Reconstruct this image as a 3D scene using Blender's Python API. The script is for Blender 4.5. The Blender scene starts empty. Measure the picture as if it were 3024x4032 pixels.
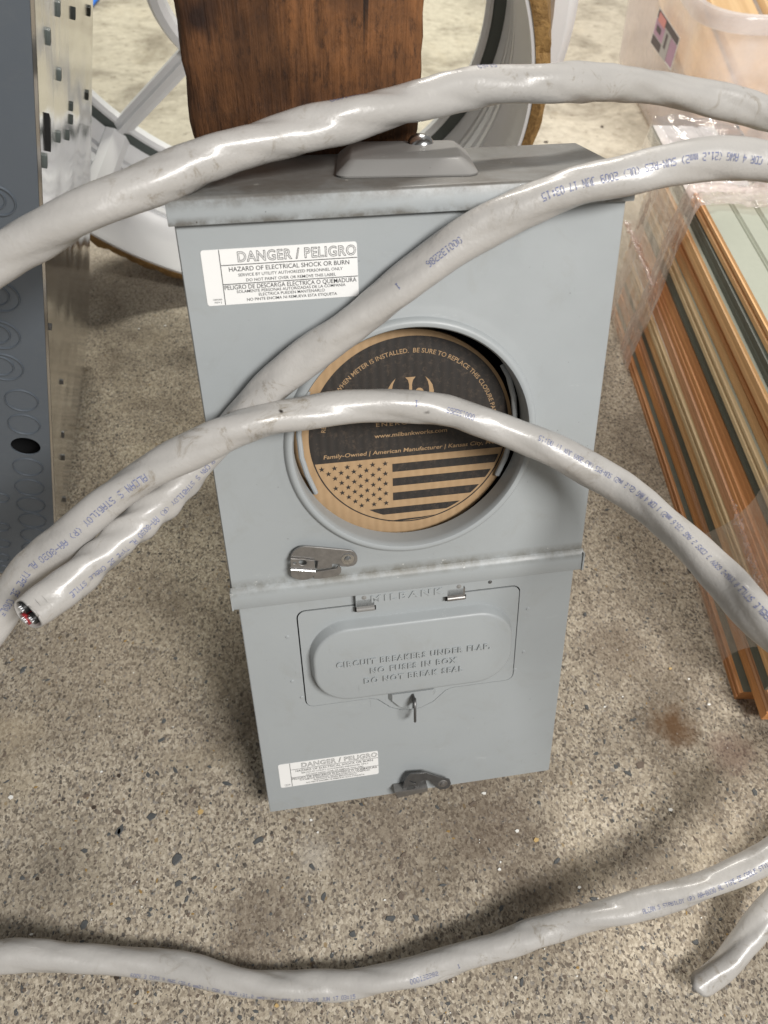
import bpy, bmesh, math, random
import numpy as np
from mathutils import Vector, Matrix
from mathutils.geometry import tessellate_polygon
random.seed(7); rng = np.random.default_rng(11)
SC = bpy.context.scene; COL = SC.collection
R = math.radians
# ------------------------------------------------------------------ camera, world, lamps, exposure
CPOS = np.array([-0.0858, -0.3223, 0.7255])
RC = np.array([[0.9869120456, -0.1583156740, 0.0306718367],      # world -> camera axes (x right, y down, z forward)
               [-0.1030328896, -0.7653691499, -0.6352907115],
               [0.1240517548, 0.6238158477, -0.7716637547]])
FPX = 3028.0
cam = bpy.data.cameras.new('camera'); camo = bpy.data.objects.new('camera', cam); COL.objects.link(camo)
B = RC.T @ np.diag([1, -1, -1])
camo.matrix_world = Matrix([[*B[0], CPOS[0]], [*B[1], CPOS[1]], [*B[2], CPOS[2]], [0, 0, 0, 1]])
cam.sensor_fit = 'HORIZONTAL'; cam.sensor_width = 36; cam.lens = 36 * FPX / 3024
cam.clip_start = 0.01; cam.clip_end = 100
cam.dof.use_dof = True; cam.dof.focus_distance = 0.55; cam.dof.aperture_fstop = 15
SC.camera = camo
wd = bpy.data.worlds.new('World'); SC.world = wd; wd.use_nodes = True
bg = wd.node_tree.nodes['Background']; bg.inputs[0].default_value = (1.0, 0.985, 0.96, 1); bg.inputs[1].default_value = 0.235
def lamp(name, loc, target, sx, sy, power, col, rot=0):
    l = bpy.data.lights.new(name, 'AREA'); l.shape = 'RECTANGLE'; l.size = sx; l.size_y = sy; l.energy = power; l.color = col
    o = bpy.data.objects.new(name, l); COL.objects.link(o); o.location = loc
    q = (Vector(target) - Vector(loc)).to_track_quat('-Z', 'Y'); o.rotation_euler = (q.to_matrix() @ Matrix.Rotation(rot, 3, 'Z')).to_euler()
lamp('shop_lamp', (0.95, -1.65, 2.15), (0, 0.0, 0.2), 1.0, 0.55, 88, (1.0, 0.975, 0.94))
lamp('back_shop_lamp', (0.25, 2.5, 2.5), (0.1, 1.0, 0.0), 1.3, 0.2, 88, (1.0, 0.955, 0.88))
SC.view_settings.view_transform = 'Standard'; SC.view_settings.look = 'None'
SC.view_settings.exposure = 0.0; SC.view_settings.gamma = 1.0
# ------------------------------------------------------------------ surveying helpers (sight lines of the camera above)
def ray(px, py):
    return RC.T @ np.array([(px - 1512) / FPX, (py - 2016) / FPX, 1.0])
def at(px, py, depth): return CPOS + ray(px, py) * depth
def floor_at(px, py, h=0.0):
    d = ray(px, py); return CPOS + d * (h - CPOS[2]) / d[2]
def plane_at(px, py, P0, n):
    d = ray(px, py); return CPOS + d * (((P0 - CPOS) @ n) / (d @ n))
# ------------------------------------------------------------------ mesh helpers
class MB:
    def __init__(s): s.v = []; s.f = []; s.m = []
    def add(s, vs, fs, mi=0):
        b = len(s.v); s.v += [tuple(float(c) for c in v) for v in vs]; s.f += [tuple(i + b for i in f) for f in fs]; s.m += [mi] * len(fs)
    def box(s, x0, x1, y0, y1, z0, z1, mi=0, T=None):
        vs = [(x, y, z) for x in (x0, x1) for y in (y0, y1) for z in (z0, z1)]
        if T: vs = [T(v) for v in vs]
        s.add(vs, [(0, 1, 3, 2), (4, 6, 7, 5), (0, 4, 5, 1), (2, 3, 7, 6), (0, 2, 6, 4), (1, 5, 7, 3)], mi)
    def prism(s, outline, y0, y1, fn, mi=0, holes=()):
        """outline (a,b) swept from depth y0 to y1; fn(a,b,y)->point"""
        loops = [list(outline)] + [list(h) for h in holes]
        flat = [p for l in loops for p in l]; n = len(flat)
        tri = tessellate_polygon([[Vector((p[0], p[1], 0)) for p in l] for l in loops]) if holes else None
        vs = [fn(p[0], p[1], y0) for p in flat] + [fn(p[0], p[1], y1) for p in flat]
        fs = []
        if tri: 
            fs += [tuple(t) for t in tri] + [tuple(i + n for i in reversed(t)) for t in tri]
        else: fs += [tuple(range(n)), tuple(range(2 * n - 1, n - 1, -1))]
        b = 0
        for l in loops:
            k = len(l)
            for i in range(k):
                j = (i + 1) % k; fs.append((b + i, b + i + n, b + j + n, b + j))
            b += k
        s.add(vs, fs, mi)
    def lathe(s, prof, n, fn, mi=0, a0=0, a1=2 * math.pi):
        """prof list of (r, z); fn(x, y, z)->point"""
        full = abs(a1 - a0 - 2 * math.pi) < 1e-6; k = n if full else n + 1; b = []
        for i in range(k):
            a = a0 + (a1 - a0) * i / n
            b += [fn(r * math.cos(a), r * math.sin(a), z) for r, z in prof]
        m = len(prof); fs = []
        for i in range(n):
            j = (i + 1) % k
            for q in range(m - 1): fs.append((i * m + q, j * m + q, j * m + q + 1, i * m + q + 1))
        s.add(b, fs, mi)
    def tube(s, pts, r, n=10, mi=0, cap=True):
        pts = [np.array(p, float) for p in pts]; k = len(pts); rs = r if hasattr(r, '__len__') else [r] * k
        up = np.array([.13, .31, .94]); vs = []
        for i, p in enumerate(pts):
            t = pts[min(i + 1, k - 1)] - pts[max(i - 1, 0)]; t = t / np.linalg.norm(t)
            a = np.cross(t, up); a /= np.linalg.norm(a); b = np.cross(t, a); up = np.cross(a, t) if i else np.cross(a, t)
            for q in range(n):
                an = 2 * math.pi * q / n; vs.append(p + rs[i] * (math.cos(an) * a + math.sin(an) * b))
        fs = [(i * n + q, i * n + (q + 1) % n, (i + 1) * n + (q + 1) % n, (i + 1) * n + q) for i in range(k - 1) for q in range(n)]
        if cap: fs += [tuple(range(n - 1, -1, -1)), tuple((k - 1) * n + q for q in range(n))]
        s.add(vs, fs, mi)
    def build(s, name, mats, parent=None, smooth=35, bevel=0, seg=2, recalc=True):
        me = bpy.data.meshes.new(name); me.from_pydata(s.v, [], s.f)
        mats = mats if isinstance(mats, (list, tuple)) else [mats]
        for m in mats: me.materials.append(m)
        me.polygons.foreach_set('material_index', s.m)
        if recalc or bevel:
            bm = bmesh.new(); bm.from_mesh(me)
            if recalc: bmesh.ops.recalc_face_normals(bm, faces=bm.faces)
            if bevel:
                ed = [e for e in bm.edges if len(e.link_faces) == 2 and e.calc_face_angle(0) > R(40)]
                bmesh.ops.bevel(bm, geom=ed, offset=bevel, segments=seg, profile=.6, affect='EDGES', clamp_overlap=True)
            bm.to_mesh(me); bm.free()
        if smooth:
            me.polygons.foreach_set('use_smooth', [True] * len(me.polygons)); me.set_sharp_from_angle(angle=R(smooth))
        me.update()
        o = bpy.data.objects.new(name, me); COL.objects.link(o)
        if parent: o.parent = parent
        return o
def tag(o, label=None, cat=None, group=None, kind=None):
    for k, v in (('label', label), ('category', cat), ('group', group), ('kind', kind)):
        if v: o[k] = v
    return o
def empty(name, mat, label, cat, group=None):
    o = bpy.data.objects.new(name, None); COL.objects.link(o); o.empty_display_size = .05; o.matrix_world = mat
    return tag(o, label, cat, group)
def frame(X, Y, Z, P): return Matrix([[X[i], Y[i], Z[i], P[i]] for i in range(3)] + [[0, 0, 0, 1]])
def rrect(x0, x1, y0, y1, r, n=6):
    out = []
    for cx, cy, a in ((x1 - r, y1 - r, 0), (x0 + r, y1 - r, 90), (x0 + r, y0 + r, 180), (x1 - r, y0 + r, 270)):
        for i in range(n + 1):
            t = R(a + 90 * i / n); out.append((cx + r * math.cos(t), cy + r * math.sin(t)))
    return out
def text_geo(body, extrude=0, offset=0, space=1.0, bevel=0):
    c = bpy.data.curves.new('lettering', 'FONT'); c.body = body; c.size = 1; c.extrude = extrude; c.offset = offset; c.space_character = space
    c.bevel_depth = bevel; c.resolution_u = 3
    c.align_x = 'CENTER'; o = bpy.data.objects.new('lettering', c); COL.objects.link(o)
    bpy.context.view_layer.update()
    me = bpy.data.meshes.new_from_object(o.evaluated_get(bpy.context.evaluated_depsgraph_get()))
    v = np.array([tuple(q.co) for q in me.vertices]); f = [tuple(p.vertices) for p in me.polygons]
    bpy.data.objects.remove(o); bpy.data.curves.remove(c); bpy.data.meshes.remove(me)
    return v, f
def put_text(mb, body, width, height, fn, mi=0, extrude=0, offset=0, space=1.0, bevel=0, ref=None):
    """lettering scaled to width x cap height (m); fn(x, y, z)->point, x centred, y up from the baseline"""
    v, f = text_geo(body, extrude, offset, space, bevel)
    w0, h0 = ref if ref else (v[:, 0].max() - v[:, 0].min(), .729)
    cx = (v[:, 0].max() + v[:, 0].min()) / 2
    sx, sy = width / w0, height / h0
    mb.add([fn((p[0] - cx) * sx, p[1] * sy, p[2]) for p in v], f, mi); return (w0, h0)
# ------------------------------------------------------------------ materials
class NT:
    def __init__(s, name):
        s.m = bpy.data.materials.new(name); s.m.use_nodes = True; s.t = s.m.node_tree; s.n = s.t.nodes; s.b = s.n['Principled BSDF']
        s.out = s.n['Material Output']; s.co = s.n.new('ShaderNodeTexCoord').outputs['Object']
    def node(s, typ, ins=None, **kw):
        n = s.n.new(typ)
        for k, v in kw.items(): setattr(n, k, v)
        for k, v in (ins or {}).items(): s.set(n.inputs[k], v)
        return n
    def set(s, sock, v):
        if isinstance(v, bpy.types.NodeSocket): s.t.links.new(v, sock)
        else: sock.default_value = (*v, 1) if isinstance(v, tuple) and len(v) == 3 and sock.type == 'RGBA' else v
    def P(s, **kw):
        for k, v in kw.items(): s.set(s.b.inputs[k.replace('_', ' ')], v)
    def noise(s, scale, detail=4, rough=.55, vec=None, dist=0):
        return s.node('ShaderNodeTexNoise', {'Vector': vec or s.co, 'Scale': scale, 'Detail': detail, 'Roughness': rough, 'Distortion': dist}).outputs['Fac']
    def vor(s, scale, vec=None, out='Distance', feat='F1', rnd=1.0):
        return s.node('ShaderNodeTexVoronoi', {'Vector': vec or s.co, 'Scale': scale, 'Randomness': rnd}, feature=feat).outputs
    def ramp(s, fac, stops, interp='LINEAR'):
        n = s.node('ShaderNodeValToRGB', {'Fac': fac}); cr = n.color_ramp; cr.interpolation = interp
        while len(cr.elements) < len(stops): cr.elements.new(.5)
        for e, (p, c) in zip(cr.elements, stops):
            e.position = p; e.color = (*c, 1) if isinstance(c, tuple) else (c, c, c, 1)
        return n.outputs['Color']
    def mix(s, fac, a, b, mode='MIX'):
        n = s.node('ShaderNodeMix', data_type='RGBA', blend_type=mode); s.set(n.inputs[0], fac); s.set(n.inputs[6], a); s.set(n.inputs[7], b); return n.outputs[2]
    def math(s, op, a, b=0.0, clamp=False):
        n = s.node('ShaderNodeMath', operation=op, use_clamp=clamp); s.set(n.inputs[0], a); s.set(n.inputs[1], b); return n.outputs[0]
    def maprange(s, v, a, b, c=0.0, d=1.0):
        return s.node('ShaderNodeMapRange', {'Value': v, 'From Min': a, 'From Max': b, 'To Min': c, 'To Max': d}).outputs[0]
    def scale(s, sx, sy, sz, loc=(0, 0, 0), rot=(0, 0, 0)):
        return s.node('ShaderNodeMapping', {'Vector': s.co, 'Scale': (sx, sy, sz), 'Location': loc, 'Rotation': rot}).outputs[0]
    def xyz(s): 
        n = s.node('ShaderNodeSeparateXYZ', {'Vector': s.co}); return n.outputs
    def bump(s, h, strength=.3, dist=.001):
        s.set(s.b.inputs['Normal'], s.node('ShaderNodeBump', {'Height': h, 'Strength': strength, 'Distance': dist}).outputs[0])
def simple(name, col, rough=.5, metal=0, bumpy=None, var=.12, vs=60):
    t = NT(name); c = t.mix(t.noise(vs), tuple(x * (1 - var) for x in col), tuple(min(1, x * (1 + var)) for x in col))
    t.P(Base_Color=c, Roughness=rough, Metallic=metal)
    if bumpy: t.bump(t.noise(bumpy[0]), bumpy[1], .001)
    return t.m
M = {}
def paint(name, col, dirt=.5, flange=False, top=False):
    t = NT(name)
    c = t.mix(t.noise(9, 5), tuple(x * .93 for x in col), tuple(x * 1.06 for x in col))
    sm = t.maprange(t.noise(24, 7, .75, dist=.8), .54, .74)                              # faint handling smudges
    c = t.mix(t.math('MULTIPLY', sm, .48 * dirt), c, (.24, .235, .205)); c = t.mix(t.math('MULTIPLY', t.maprange(t.noise(5.5, 6, .7, dist=.8), .50, .72), .22 * dirt), c, (.22, .225, .215))
    sc = t.maprange(t.noise(1, 6, .8, t.scale(30, 30, 140, rot=(0, .5, 0))), .64, .70)  # scuffs
    c = t.mix(t.math('MULTIPLY', sc, .6 * dirt), c, (.50, .52, .52)); s2 = t.maprange(t.noise(1, 5, .8, t.scale(190, 190, 26, rot=(0, -.35, 0))), .665, .70); c = t.mix(t.math('MULTIPLY', s2, .55 * dirt), c, (.12, .12, .115))
    sp = t.maprange(t.vor(90)['Distance'], .05, .03)
    sp = t.math('MULTIPLY', sp, t.maprange(t.noise(7), .48, .55)); c = t.mix(t.math('MULTIPLY', sp, dirt), c, (.07, .065, .06))
    if flange:                                                                         # grime lying along the flange step
        z = t.xyz()[2]; d = t.math('ABSOLUTE', t.math('SUBTRACT', z, .2475 - .0008))
        g = t.maprange(d, .0072, .0005); g = t.math('MULTIPLY', g, t.maprange(t.noise(34, 7, .72), .36, .60))
        c = t.mix(t.math('MULTIPLY', g, .85), c, (.125, .115, .09))
        w = t.math('MULTIPLY', t.maprange(d, .010, .002), t.maprange(t.noise(150, 4, .7), .66, .72)); c = t.mix(w, c, (.62, .62, .6))
    if top:
        zz = t.xyz()[2]; e1_ = t.maprange(t.math('ABSOLUTE', t.math('SUBTRACT', zz, .4945)), .004, .0004); e2_ = t.maprange(t.math('ABSOLUTE', t.math('SUBTRACT', zz, .5072)), .007, .001)
        ed = t.math('MULTIPLY', t.math('MAXIMUM', e1_, e2_), t.maprange(t.noise(30, 7, .75), .42, .60)); c = t.mix(t.math('MULTIPLY', ed, .85), c, (.11, .10, .085))
        n = t.node('ShaderNodeNewGeometry').outputs['Normal']; up = t.node('ShaderNodeSeparateXYZ', {'Vector': n}).outputs[2]
        g = t.math('MULTIPLY', t.maprange(up, .45, .8), t.maprange(t.noise(22, 8, .68, dist=.5), .30, .62, .62, 1))
        c = t.mix(t.math('MULTIPLY', g, .85), c, (.105, .094, .080))
        w = t.maprange(t.noise(70, 6, .75), .66, .70); c = t.mix(t.math('MULTIPLY', w, .7), c, (.45, .44, .40))
    t.P(Base_Color=c, Roughness=t.maprange(t.noise(40), .3, .7, .36, .5)); t.bump(t.math('ADD', t.math('MULTIPLY', t.noise(1300, 2), .25), t.math('MULTIPLY', t.noise(13, 3), 6.0)), .10, .0012)
    return t.m
GREY = (.325, .347, .356)
M['paint'] = paint('grey_enamel', GREY)
M['paint_cover'] = paint('grey_enamel_cover', GREY, flange=True)
M['paint_lid'] = paint('grey_enamel_lid', GREY, 1.0, top=True)
M['paint_hub'] = paint('grey_enamel_hub', (.225, .22, .212), .5)
M['paint_panel'] = paint('dark_grey_enamel', (.110, .128, .150), .25)
M['paint_trace'] = simple('dark_grey_enamel_edge', (.092, .108, .128), .35)
M['dark'] = simple('interior_shade', (.012, .012, .013), .7)
M['zinc'] = simple('zinc_plate', (.30, .29, .28), .42, .85, (220, .12), .35, 180)
M['dullzinc'] = simple('dull_zinc', (.14, .14, .14), .45, .75, (260, .15), .3, 200)
M['wire'] = simple('grey_coated_wire', (.34, .36, .37), .3)
M['chrome'] = simple('bright_zinc', (.55, .56, .57), .22, 1)
t = NT('galvanised_sheet')
n1 = t.noise(1, 3, .5, t.scale(3, 26, 3)); n2 = t.noise(1, 4, .6, t.scale(30, 30, 3))
t.P(Base_Color=t.mix(n2, (.66, .655, .64), (.80, .795, .785)), Metallic=1.0, Roughness=t.maprange(n2, .3, .7, .08, .17)); t.bump(t.math('ADD', n1, t.math('MULTIPLY', t.noise(1, 2, .5, t.scale(8, 8, 14)), .9)), .10, .003); M['galv'] = t.m
# label, ink, card
M['label'] = simple('label_white', (.78, .78, .77), .38, var=.03)
M['ink'] = simple('black_ink', (.018, .018, .02), .5)
M['blueink'] = simple('blue_grey_ink', (.12, .145, .30), .5, var=.4, vs=500)
t = NT('kraft_card'); wv = t.node('ShaderNodeTexWave', {'Vector': t.co, 'Scale': 52.0, 'Distortion': .6, 'Detail': 1.0}, bands_direction='X').outputs['Fac']
c = t.mix(t.noise(120, 6, .7), (.31, .20, .105), (.46, .315, .18)); c = t.mix(t.math('MULTIPLY', wv, .35), c, (.34, .22, .115))
t.P(Base_Color=c, Roughness=.8); t.bump(wv, .25, .0008); M['card'] = t.m
t = NT('printed_black'); wv = t.node('ShaderNodeTexWave', {'Vector': t.co, 'Scale': 52.0, 'Distortion': .6, 'Detail': 1.0}, bands_direction='X').outputs['Fac']
c = t.mix(t.maprange(t.noise(300, 5, .75), .52, .75), (.020, .017, .015), (.075, .055, .04)); c = t.mix(t.math('MULTIPLY', wv, .3), c, (.04, .03, .024))
t.P(Base_Color=c, Roughness=.65); t.bump(wv, .25, .0008); M['blackprint'] = t.m
# cable
t = NT('grey_pvc')
c = t.mix(t.noise(16, 4), (.355, .343, .325), (.45, .436, .418))
st = t.maprange(t.noise(46, 7, .78, dist=1.5), .55, .68); g = t.math('MULTIPLY', st, t.maprange(t.noise(11, 4), .40, .56))
c = t.mix(t.math('MULTIPLY', g, .7), c, (.17, .135, .085))
sk = t.maprange(t.noise(1, 5, .8, t.scale(150, 150, 150)), .69, .73); c = t.mix(t.math('MULTIPLY', t.math('MULTIPLY', sk, t.maprange(t.noise(12, 2), .5, .6)), .8), c, (.09, .075, .06))
for px, py, z_, r_ in ((1677, 1632, .4715, .0004), (1688, 1630, .4715, .0004), (1718, 1620, .4720, -.0004), (1108, 1618, .449, -.0006)):
    q = at(px, py, z_); dd = t.node('ShaderNodeVectorMath', {0: t.co, 1: tuple(q)}, operation='DISTANCE').outputs['Value']
    c = t.mix(t.maprange(t.math('ADD', dd, t.math('MULTIPLY', t.noise(420, 3), .0016)), r_ + .0034, r_ + .0022), c, (.022, .017, .012))
t.P(Base_Color=c, Roughness=t.maprange(t.noise(30), .3, .7, .28, .48), IOR=1.47, Coat_Weight=.22, Coat_Roughness=.14)
t.bump(t.math('ADD', t.noise(110, 3), t.math('MULTIPLY', t.noise(600, 2), .22)), .34, .0016); M['pvc'] = t.m
M['redwire'] = simple('red_insulation', (.28, .02, .025), .35); M['blackwire'] = simple('black_insulation', (.012, .012, .012), .35)
M['alu'] = simple('bare_aluminium', (.75, .76, .78), .3, 1)
# wood
def wood(name, dark, light, axis, ring=1.0, rough=.55, bumpst=.3, stretch=12):
    t = NT(name); sc = [ring * 14] * 3; sc[axis] = ring * 14 / stretch
    v = t.scale(*sc); n = t.noise(1, 8, .65, v, .8)
    sc2 = [ring * 90] * 3; sc2[axis] = ring * 3; n2 = t.noise(1, 5, .6, t.scale(*sc2))
    f = t.math('ADD', t.math('MULTIPLY', n, .65), t.math('MULTIPLY', n2, .35))
    c = t.ramp(f, [(.28, dark), (.46, tuple((a + b) / 2.2 for a, b in zip(dark, light))), (.62, light), (.75, tuple(a * .8 for a in light))])
    t.P(Base_Color=c, Roughness=rough); t.bump(t.math('ADD', n2, n), bumpst, .002); return t, c
t, c = wood('stained_post_wood', (.026, .011, .004), (.24, .098, .032), 2, 2.2, .62, 1.0, 2.6)
kn = t.node('ShaderNodeVectorMath', {0: t.co, 1: (-.108, .1745, .566)}, operation='DISTANCE').outputs['Value']
kn = t.math('ADD', kn, t.math('MULTIPLY', t.noise(60, 4), .02))
c = t.mix(t.maprange(kn, .026, .014), c, (.018, .006, .003)); c = t.mix(t.maprange(t.noise(1, 3, .5, t.scale(120, 120, 2.2)), .70, .74), c, (.012, .005, .002))
c = t.mix(t.math('MULTIPLY', t.maprange(t.noise(7, 6, .75), .45, .66), .7), c, (.028, .010, .004)); c = t.mix(t.math('MULTIPLY', t.maprange(t.noise(1, 6, .8, t.scale(260, 260, 85)), .50, .68), .75), c, (.014, .006, .003))
c = t.mix(t.math('MULTIPLY', t.maprange(t.noise(1, 6, .75, t.scale(55, 55, 22)), .58, .72), .5), c, (.012, .005, .002)); t.P(Base_Color=c); M['post'] = t.m
woods = []
for i, (d, l) in enumerate([((.50, .19, .06), (.85, .42, .16)), ((.55, .26, .10), (.86, .54, .25)), ((.38, .15, .05), (.70, .34, .13)), ((.55, .38, .19), (.80, .63, .38)), ((.46, .22, .11), (.78, .43, .23))]):
    t, c = wood('cedar_edge_%s' % 'abcde'[i], d, l, 1, .8 + .22 * i, .6, .14, 22); woods.append(t.m)
M['pine'] = wood('pale_pine', (.50, .30, .13), (.74, .54, .31), 1, .6, .55, .12, 24)[0].m
M['jamb'] = wood('raw_jamb_wood', (.13, .065, .018), (.40, .24, .085), 2, 3.0, .7, .8, 6)[0].m
M['darkwood'] = wood('dark_red_wood', (.035, .012, .010), (.12, .04, .028), 1, 1, .5, .3, 20)[0].m
M['sage'] = simple('sage_paint', (.40, .42, .35), .42, var=.06, vs=120)
M['darksage'] = simple('dark_sage_paint', (.095, .108, .085), .5, var=.25, vs=90)
M['white'] = simple('white_paint', (.80, .80, .81), .35, var=.03, vs=30)
M['offwhite'] = simple('window_white', (.78, .785, .80), .3, var=.03, vs=20)
M['gasket'] = simple('gasket_grey', (.085, .10, .095), .5)
M['blue'] = simple('blue_plastic', (.02, .20, .80), .4)
M['flake'] = simple('white_flake', (.85, .84, .80), .6); M['straw'] = simple('straw_sliver', (.55, .38, .16), .7)
M['soil'] = simple('dark_crumb', (.05, .035, .025), .8)
def clear(name, tint, gloss, rough, milk=0.0, milkcol=(.9, .85, .83), wr=None):
    t = NT(name); n = t.n; L = t.t.links
    tr = t.node('ShaderNodeBsdfTransparent', {'Color': tint}); gl = t.node('ShaderNodeBsdfGlossy', {'Color': (1, 1, 1), 'Roughness': rough})
    fr = t.node('ShaderNodeFresnel', {'IOR': 1.45}).outputs[0]
    if wr:
        h = t.noise(1, 5, .65, t.scale(*wr), 1.0); bp = t.node('ShaderNodeBump', {'Height': h, 'Strength': .8, 'Distance': .006}).outputs[0]
        t.set(gl.inputs['Normal'], bp)
    bf = t.node('ShaderNodeNewGeometry').outputs['Backfacing']; fr = t.math('MULTIPLY', fr, t.math('SUBTRACT', 1.0, bf))
    m1 = t.node('ShaderNodeMixShader', {0: t.math('MULTIPLY', fr, gloss, True)}); L.new(tr.outputs[0], m1.inputs[1]); L.new(gl.outputs[0], m1.inputs[2]); last = m1
    if milk:
        df = t.node('ShaderNodeBsdfDiffuse', {'Color': milkcol}); tl = t.node('ShaderNodeBsdfTranslucent', {'Color': milkcol})
        md = t.node('ShaderNodeMixShader', {0: .5}); L.new(df.outputs[0], md.inputs[1]); L.new(tl.outputs[0], md.inputs[2])
        mm = t.node('ShaderNodeMixShader', {0: t.maprange(t.noise(1, 4, .6, t.scale(*(wr or (9, 9, 9)))), .3, .75, milk * .5, min(1, milk * 1.5))})
        L.new(last.outputs[0], mm.inputs[1]); L.new(md.outputs[0], mm.inputs[2]); last = mm
    L.new(last.outputs[0], t.out.inputs['Surface']); return t.m
M['glass'] = clear('window_glass', (.97, .98, .96), 1.0, .02)
M['tub'] = clear('milky_plastic', (.98, .94, .92), 1.2, .12, .46, (.93, .885, .87))
M['rim'] = clear('thick_milky_plastic', (.96, .92, .90), 1.4, .12, .72, (.93, .89, .87))
M['film'] = clear('stretch_film', (.97, .93, .91), 3.2, .09, .08, (.92, .87, .85), (70, 14, 40))
M['seam'] = clear('film_weld', (.97, .90, .87), 3.0, .12, .35, (.95, .85, .82), (60, 120, 60))
# floor
STAIN = floor_at(2655, 2865)
t = NT('ground_concrete'); X = t.xyz()
n_big = t.noise(2.6, 5, .6); n_mid = t.noise(16, 6, .68); n_fine = t.noise(330, 4, .75)
back_tone = t.maprange(t.math('ADD', X[1], t.math('MULTIPLY', n_big, .9)), 1.0, 1.75)                # paler, plainer colour fading in towards the back
c = t.mix(t.maprange(n_mid, .32, .68), (.25, .21, .16), (.47, .405, .315))
c = t.mix(t.maprange(n_fine, .36, .64), t.mix(.75, c, (.06, .048, .036)), t.mix(.45, c, (.70, .62, .50)))
vv_ = t.node('ShaderNodeMapping', {'Vector': t.node('ShaderNodeVectorMath', {0: t.co, 1: t.node('ShaderNodeVectorMath', {0: t.node('ShaderNodeTexNoise', {'Vector': t.co, 'Scale': 180.0, 'Detail': 3.0}).outputs['Color'], 1: (.004, .004, 0)}, operation='MULTIPLY').outputs[0]}, operation='ADD').outputs[0], 'Scale': (1, .72, 1)}).outputs[0]
v0_ = t.vor(560, vv_); gc = t.node('ShaderNodeSeparateColor', {0: v0_['Color']}).outputs
gr = t.ramp(gc[0], [(0, (.07, .057, .047)), (.08, (.18, .148, .115)), (.24, (.36, .305, .235)), (.50, (.50, .435, .335)), (.80, (.66, .59, .475)), (.95, (.26, .245, .23))], 'CONSTANT')
c = t.mix(.60, c, gr)
c = t.mix(t.maprange(t.noise(520, 3, .7), .62, .70), c, (.035, .028, .022))
v1 = t.vor(235, vv_); ch = t.math('LESS_THAN', v1['Distance'], t.maprange(t.node('ShaderNodeSeparateColor', {0: v1['Color']}).outputs[0], .55, 1.0, 0.0, .40))
cc = t.ramp(t.node('ShaderNodeSeparateColor', {0: v1['Color']}).outputs[1], [(0, (.045, .042, .04)), (.4, (.11, .095, .08)), (.6, (.19, .15, .11)), (.75, (.075, .07, .07)), (.93, (.28, .2, .1))], 'CONSTANT')
c = t.mix(t.math('MULTIPLY', ch, .85), c, cc)
v2 = t.vor(480, vv_); ch2 = t.math('LESS_THAN', v2['Distance'], t.maprange(t.node('ShaderNodeSeparateColor', {0: v2['Color']}).outputs[0], .5, 1.0, 0.0, .42))
c = t.mix(t.math('MULTIPLY', ch2, .8), c, t.ramp(t.node('ShaderNodeSeparateColor', {0: v2['Color']}).outputs[2], [(0, (.05, .045, .04)), (.55, (.13, .11, .09)), (.8, (.55, .47, .36))], 'CONSTANT'))
sk = t.mix(t.maprange(t.noise(60, 5, .7), .3, .7), (.49, .445, .355), (.64, .59, .49)); sk = t.mix(t.maprange(t.noise(35, 7, .75), .64, .72), sk, (.24, .18, .11))
c = t.mix(t.math('MULTIPLY', back_tone, t.maprange(t.noise(45, 4), .25, .45)), c, sk)
dk = t.maprange(t.noise(5.5, 6, .7, dist=.5), .46, .66); c = t.mix(t.math('MULTIPLY', dk, .60), c, (.105, .078, .052))
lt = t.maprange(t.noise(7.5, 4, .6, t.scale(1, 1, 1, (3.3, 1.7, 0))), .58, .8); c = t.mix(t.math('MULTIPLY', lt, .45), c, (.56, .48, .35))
ds = t.node('ShaderNodeVectorMath', {0: t.co, 1: (STAIN[0], STAIN[1], 0)}, operation='DISTANCE').outputs['Value']
sd = t.maprange(t.math('ADD', ds, t.math('MULTIPLY', t.math('SUBTRACT', t.noise(55, 5, .7), .5), .05)), .030, .006)
c = t.mix(t.math('MULTIPLY', sd, .85), c, (.105, .048, .014))
for px, py, r, col, k in ((2560, 3420, .05, (.09, .07, .05), .6), (2180, 3560, .06, (.10, .075, .05), .5), (1500, 3290, .07, (.15, .115, .085), .45), (2890, 2960, .03, (.30, .2, .16), .5), (200, 3450, .07, (.10, .085, .065), .4), (40, 2880, .035, (.60, .50, .35), .3), (60, 3080, .03, (.62, .53, .38), .25), (1240, 3360, .02, (.50, .46, .40), .5), (1960, 3240, .06, (.12, .085, .06), .5), (2400, 2560, .05, (.13, .095, .065), .5), (1020, 3640, .05, (.12, .09, .065), .5)):  # the two cream patches at the left edge paint in reflected light
    q = floor_at(px, py); dd = t.node('ShaderNodeVectorMath', {0: t.co, 1: (q[0], q[1], 0)}, operation='DISTANCE').outputs['Value']
    m = t.maprange(t.math('ADD', dd, t.math('MULTIPLY', t.math('SUBTRACT', t.noise(28, 5, .7), .5), r * 1.6)), r, r * .25); c = t.mix(t.math('MULTIPLY', m, k), c, col)
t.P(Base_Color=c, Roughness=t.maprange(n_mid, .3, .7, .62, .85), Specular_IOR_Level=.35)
t.bump(t.math('SUBTRACT', t.math('ADD', t.math('MULTIPLY', n_fine, 1.2), t.math('MULTIPLY', n_mid, .4)), t.math('MULTIPLY', ch2, .3)), .55, .0018); M['floor'] = t.m
for nm, cols in (('slate', [(.045, .048, .05), (.12, .125, .125)]), ('brownstone', [(.085, .065, .05), (.20, .155, .12)]), ('tanstone', [(.20, .17, .14), (.30, .26, .21)]), ('ochre', [(.25, .15, .04), (.34, .22, .08)])):
    t = NT(nm + '_chip'); t.P(Base_Color=t.mix(t.noise(420, 4, .7), cols[0], cols[1]), Roughness=.6); t.bump(t.noise(700, 3), .3, .0008); M[nm] = t.m
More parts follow.
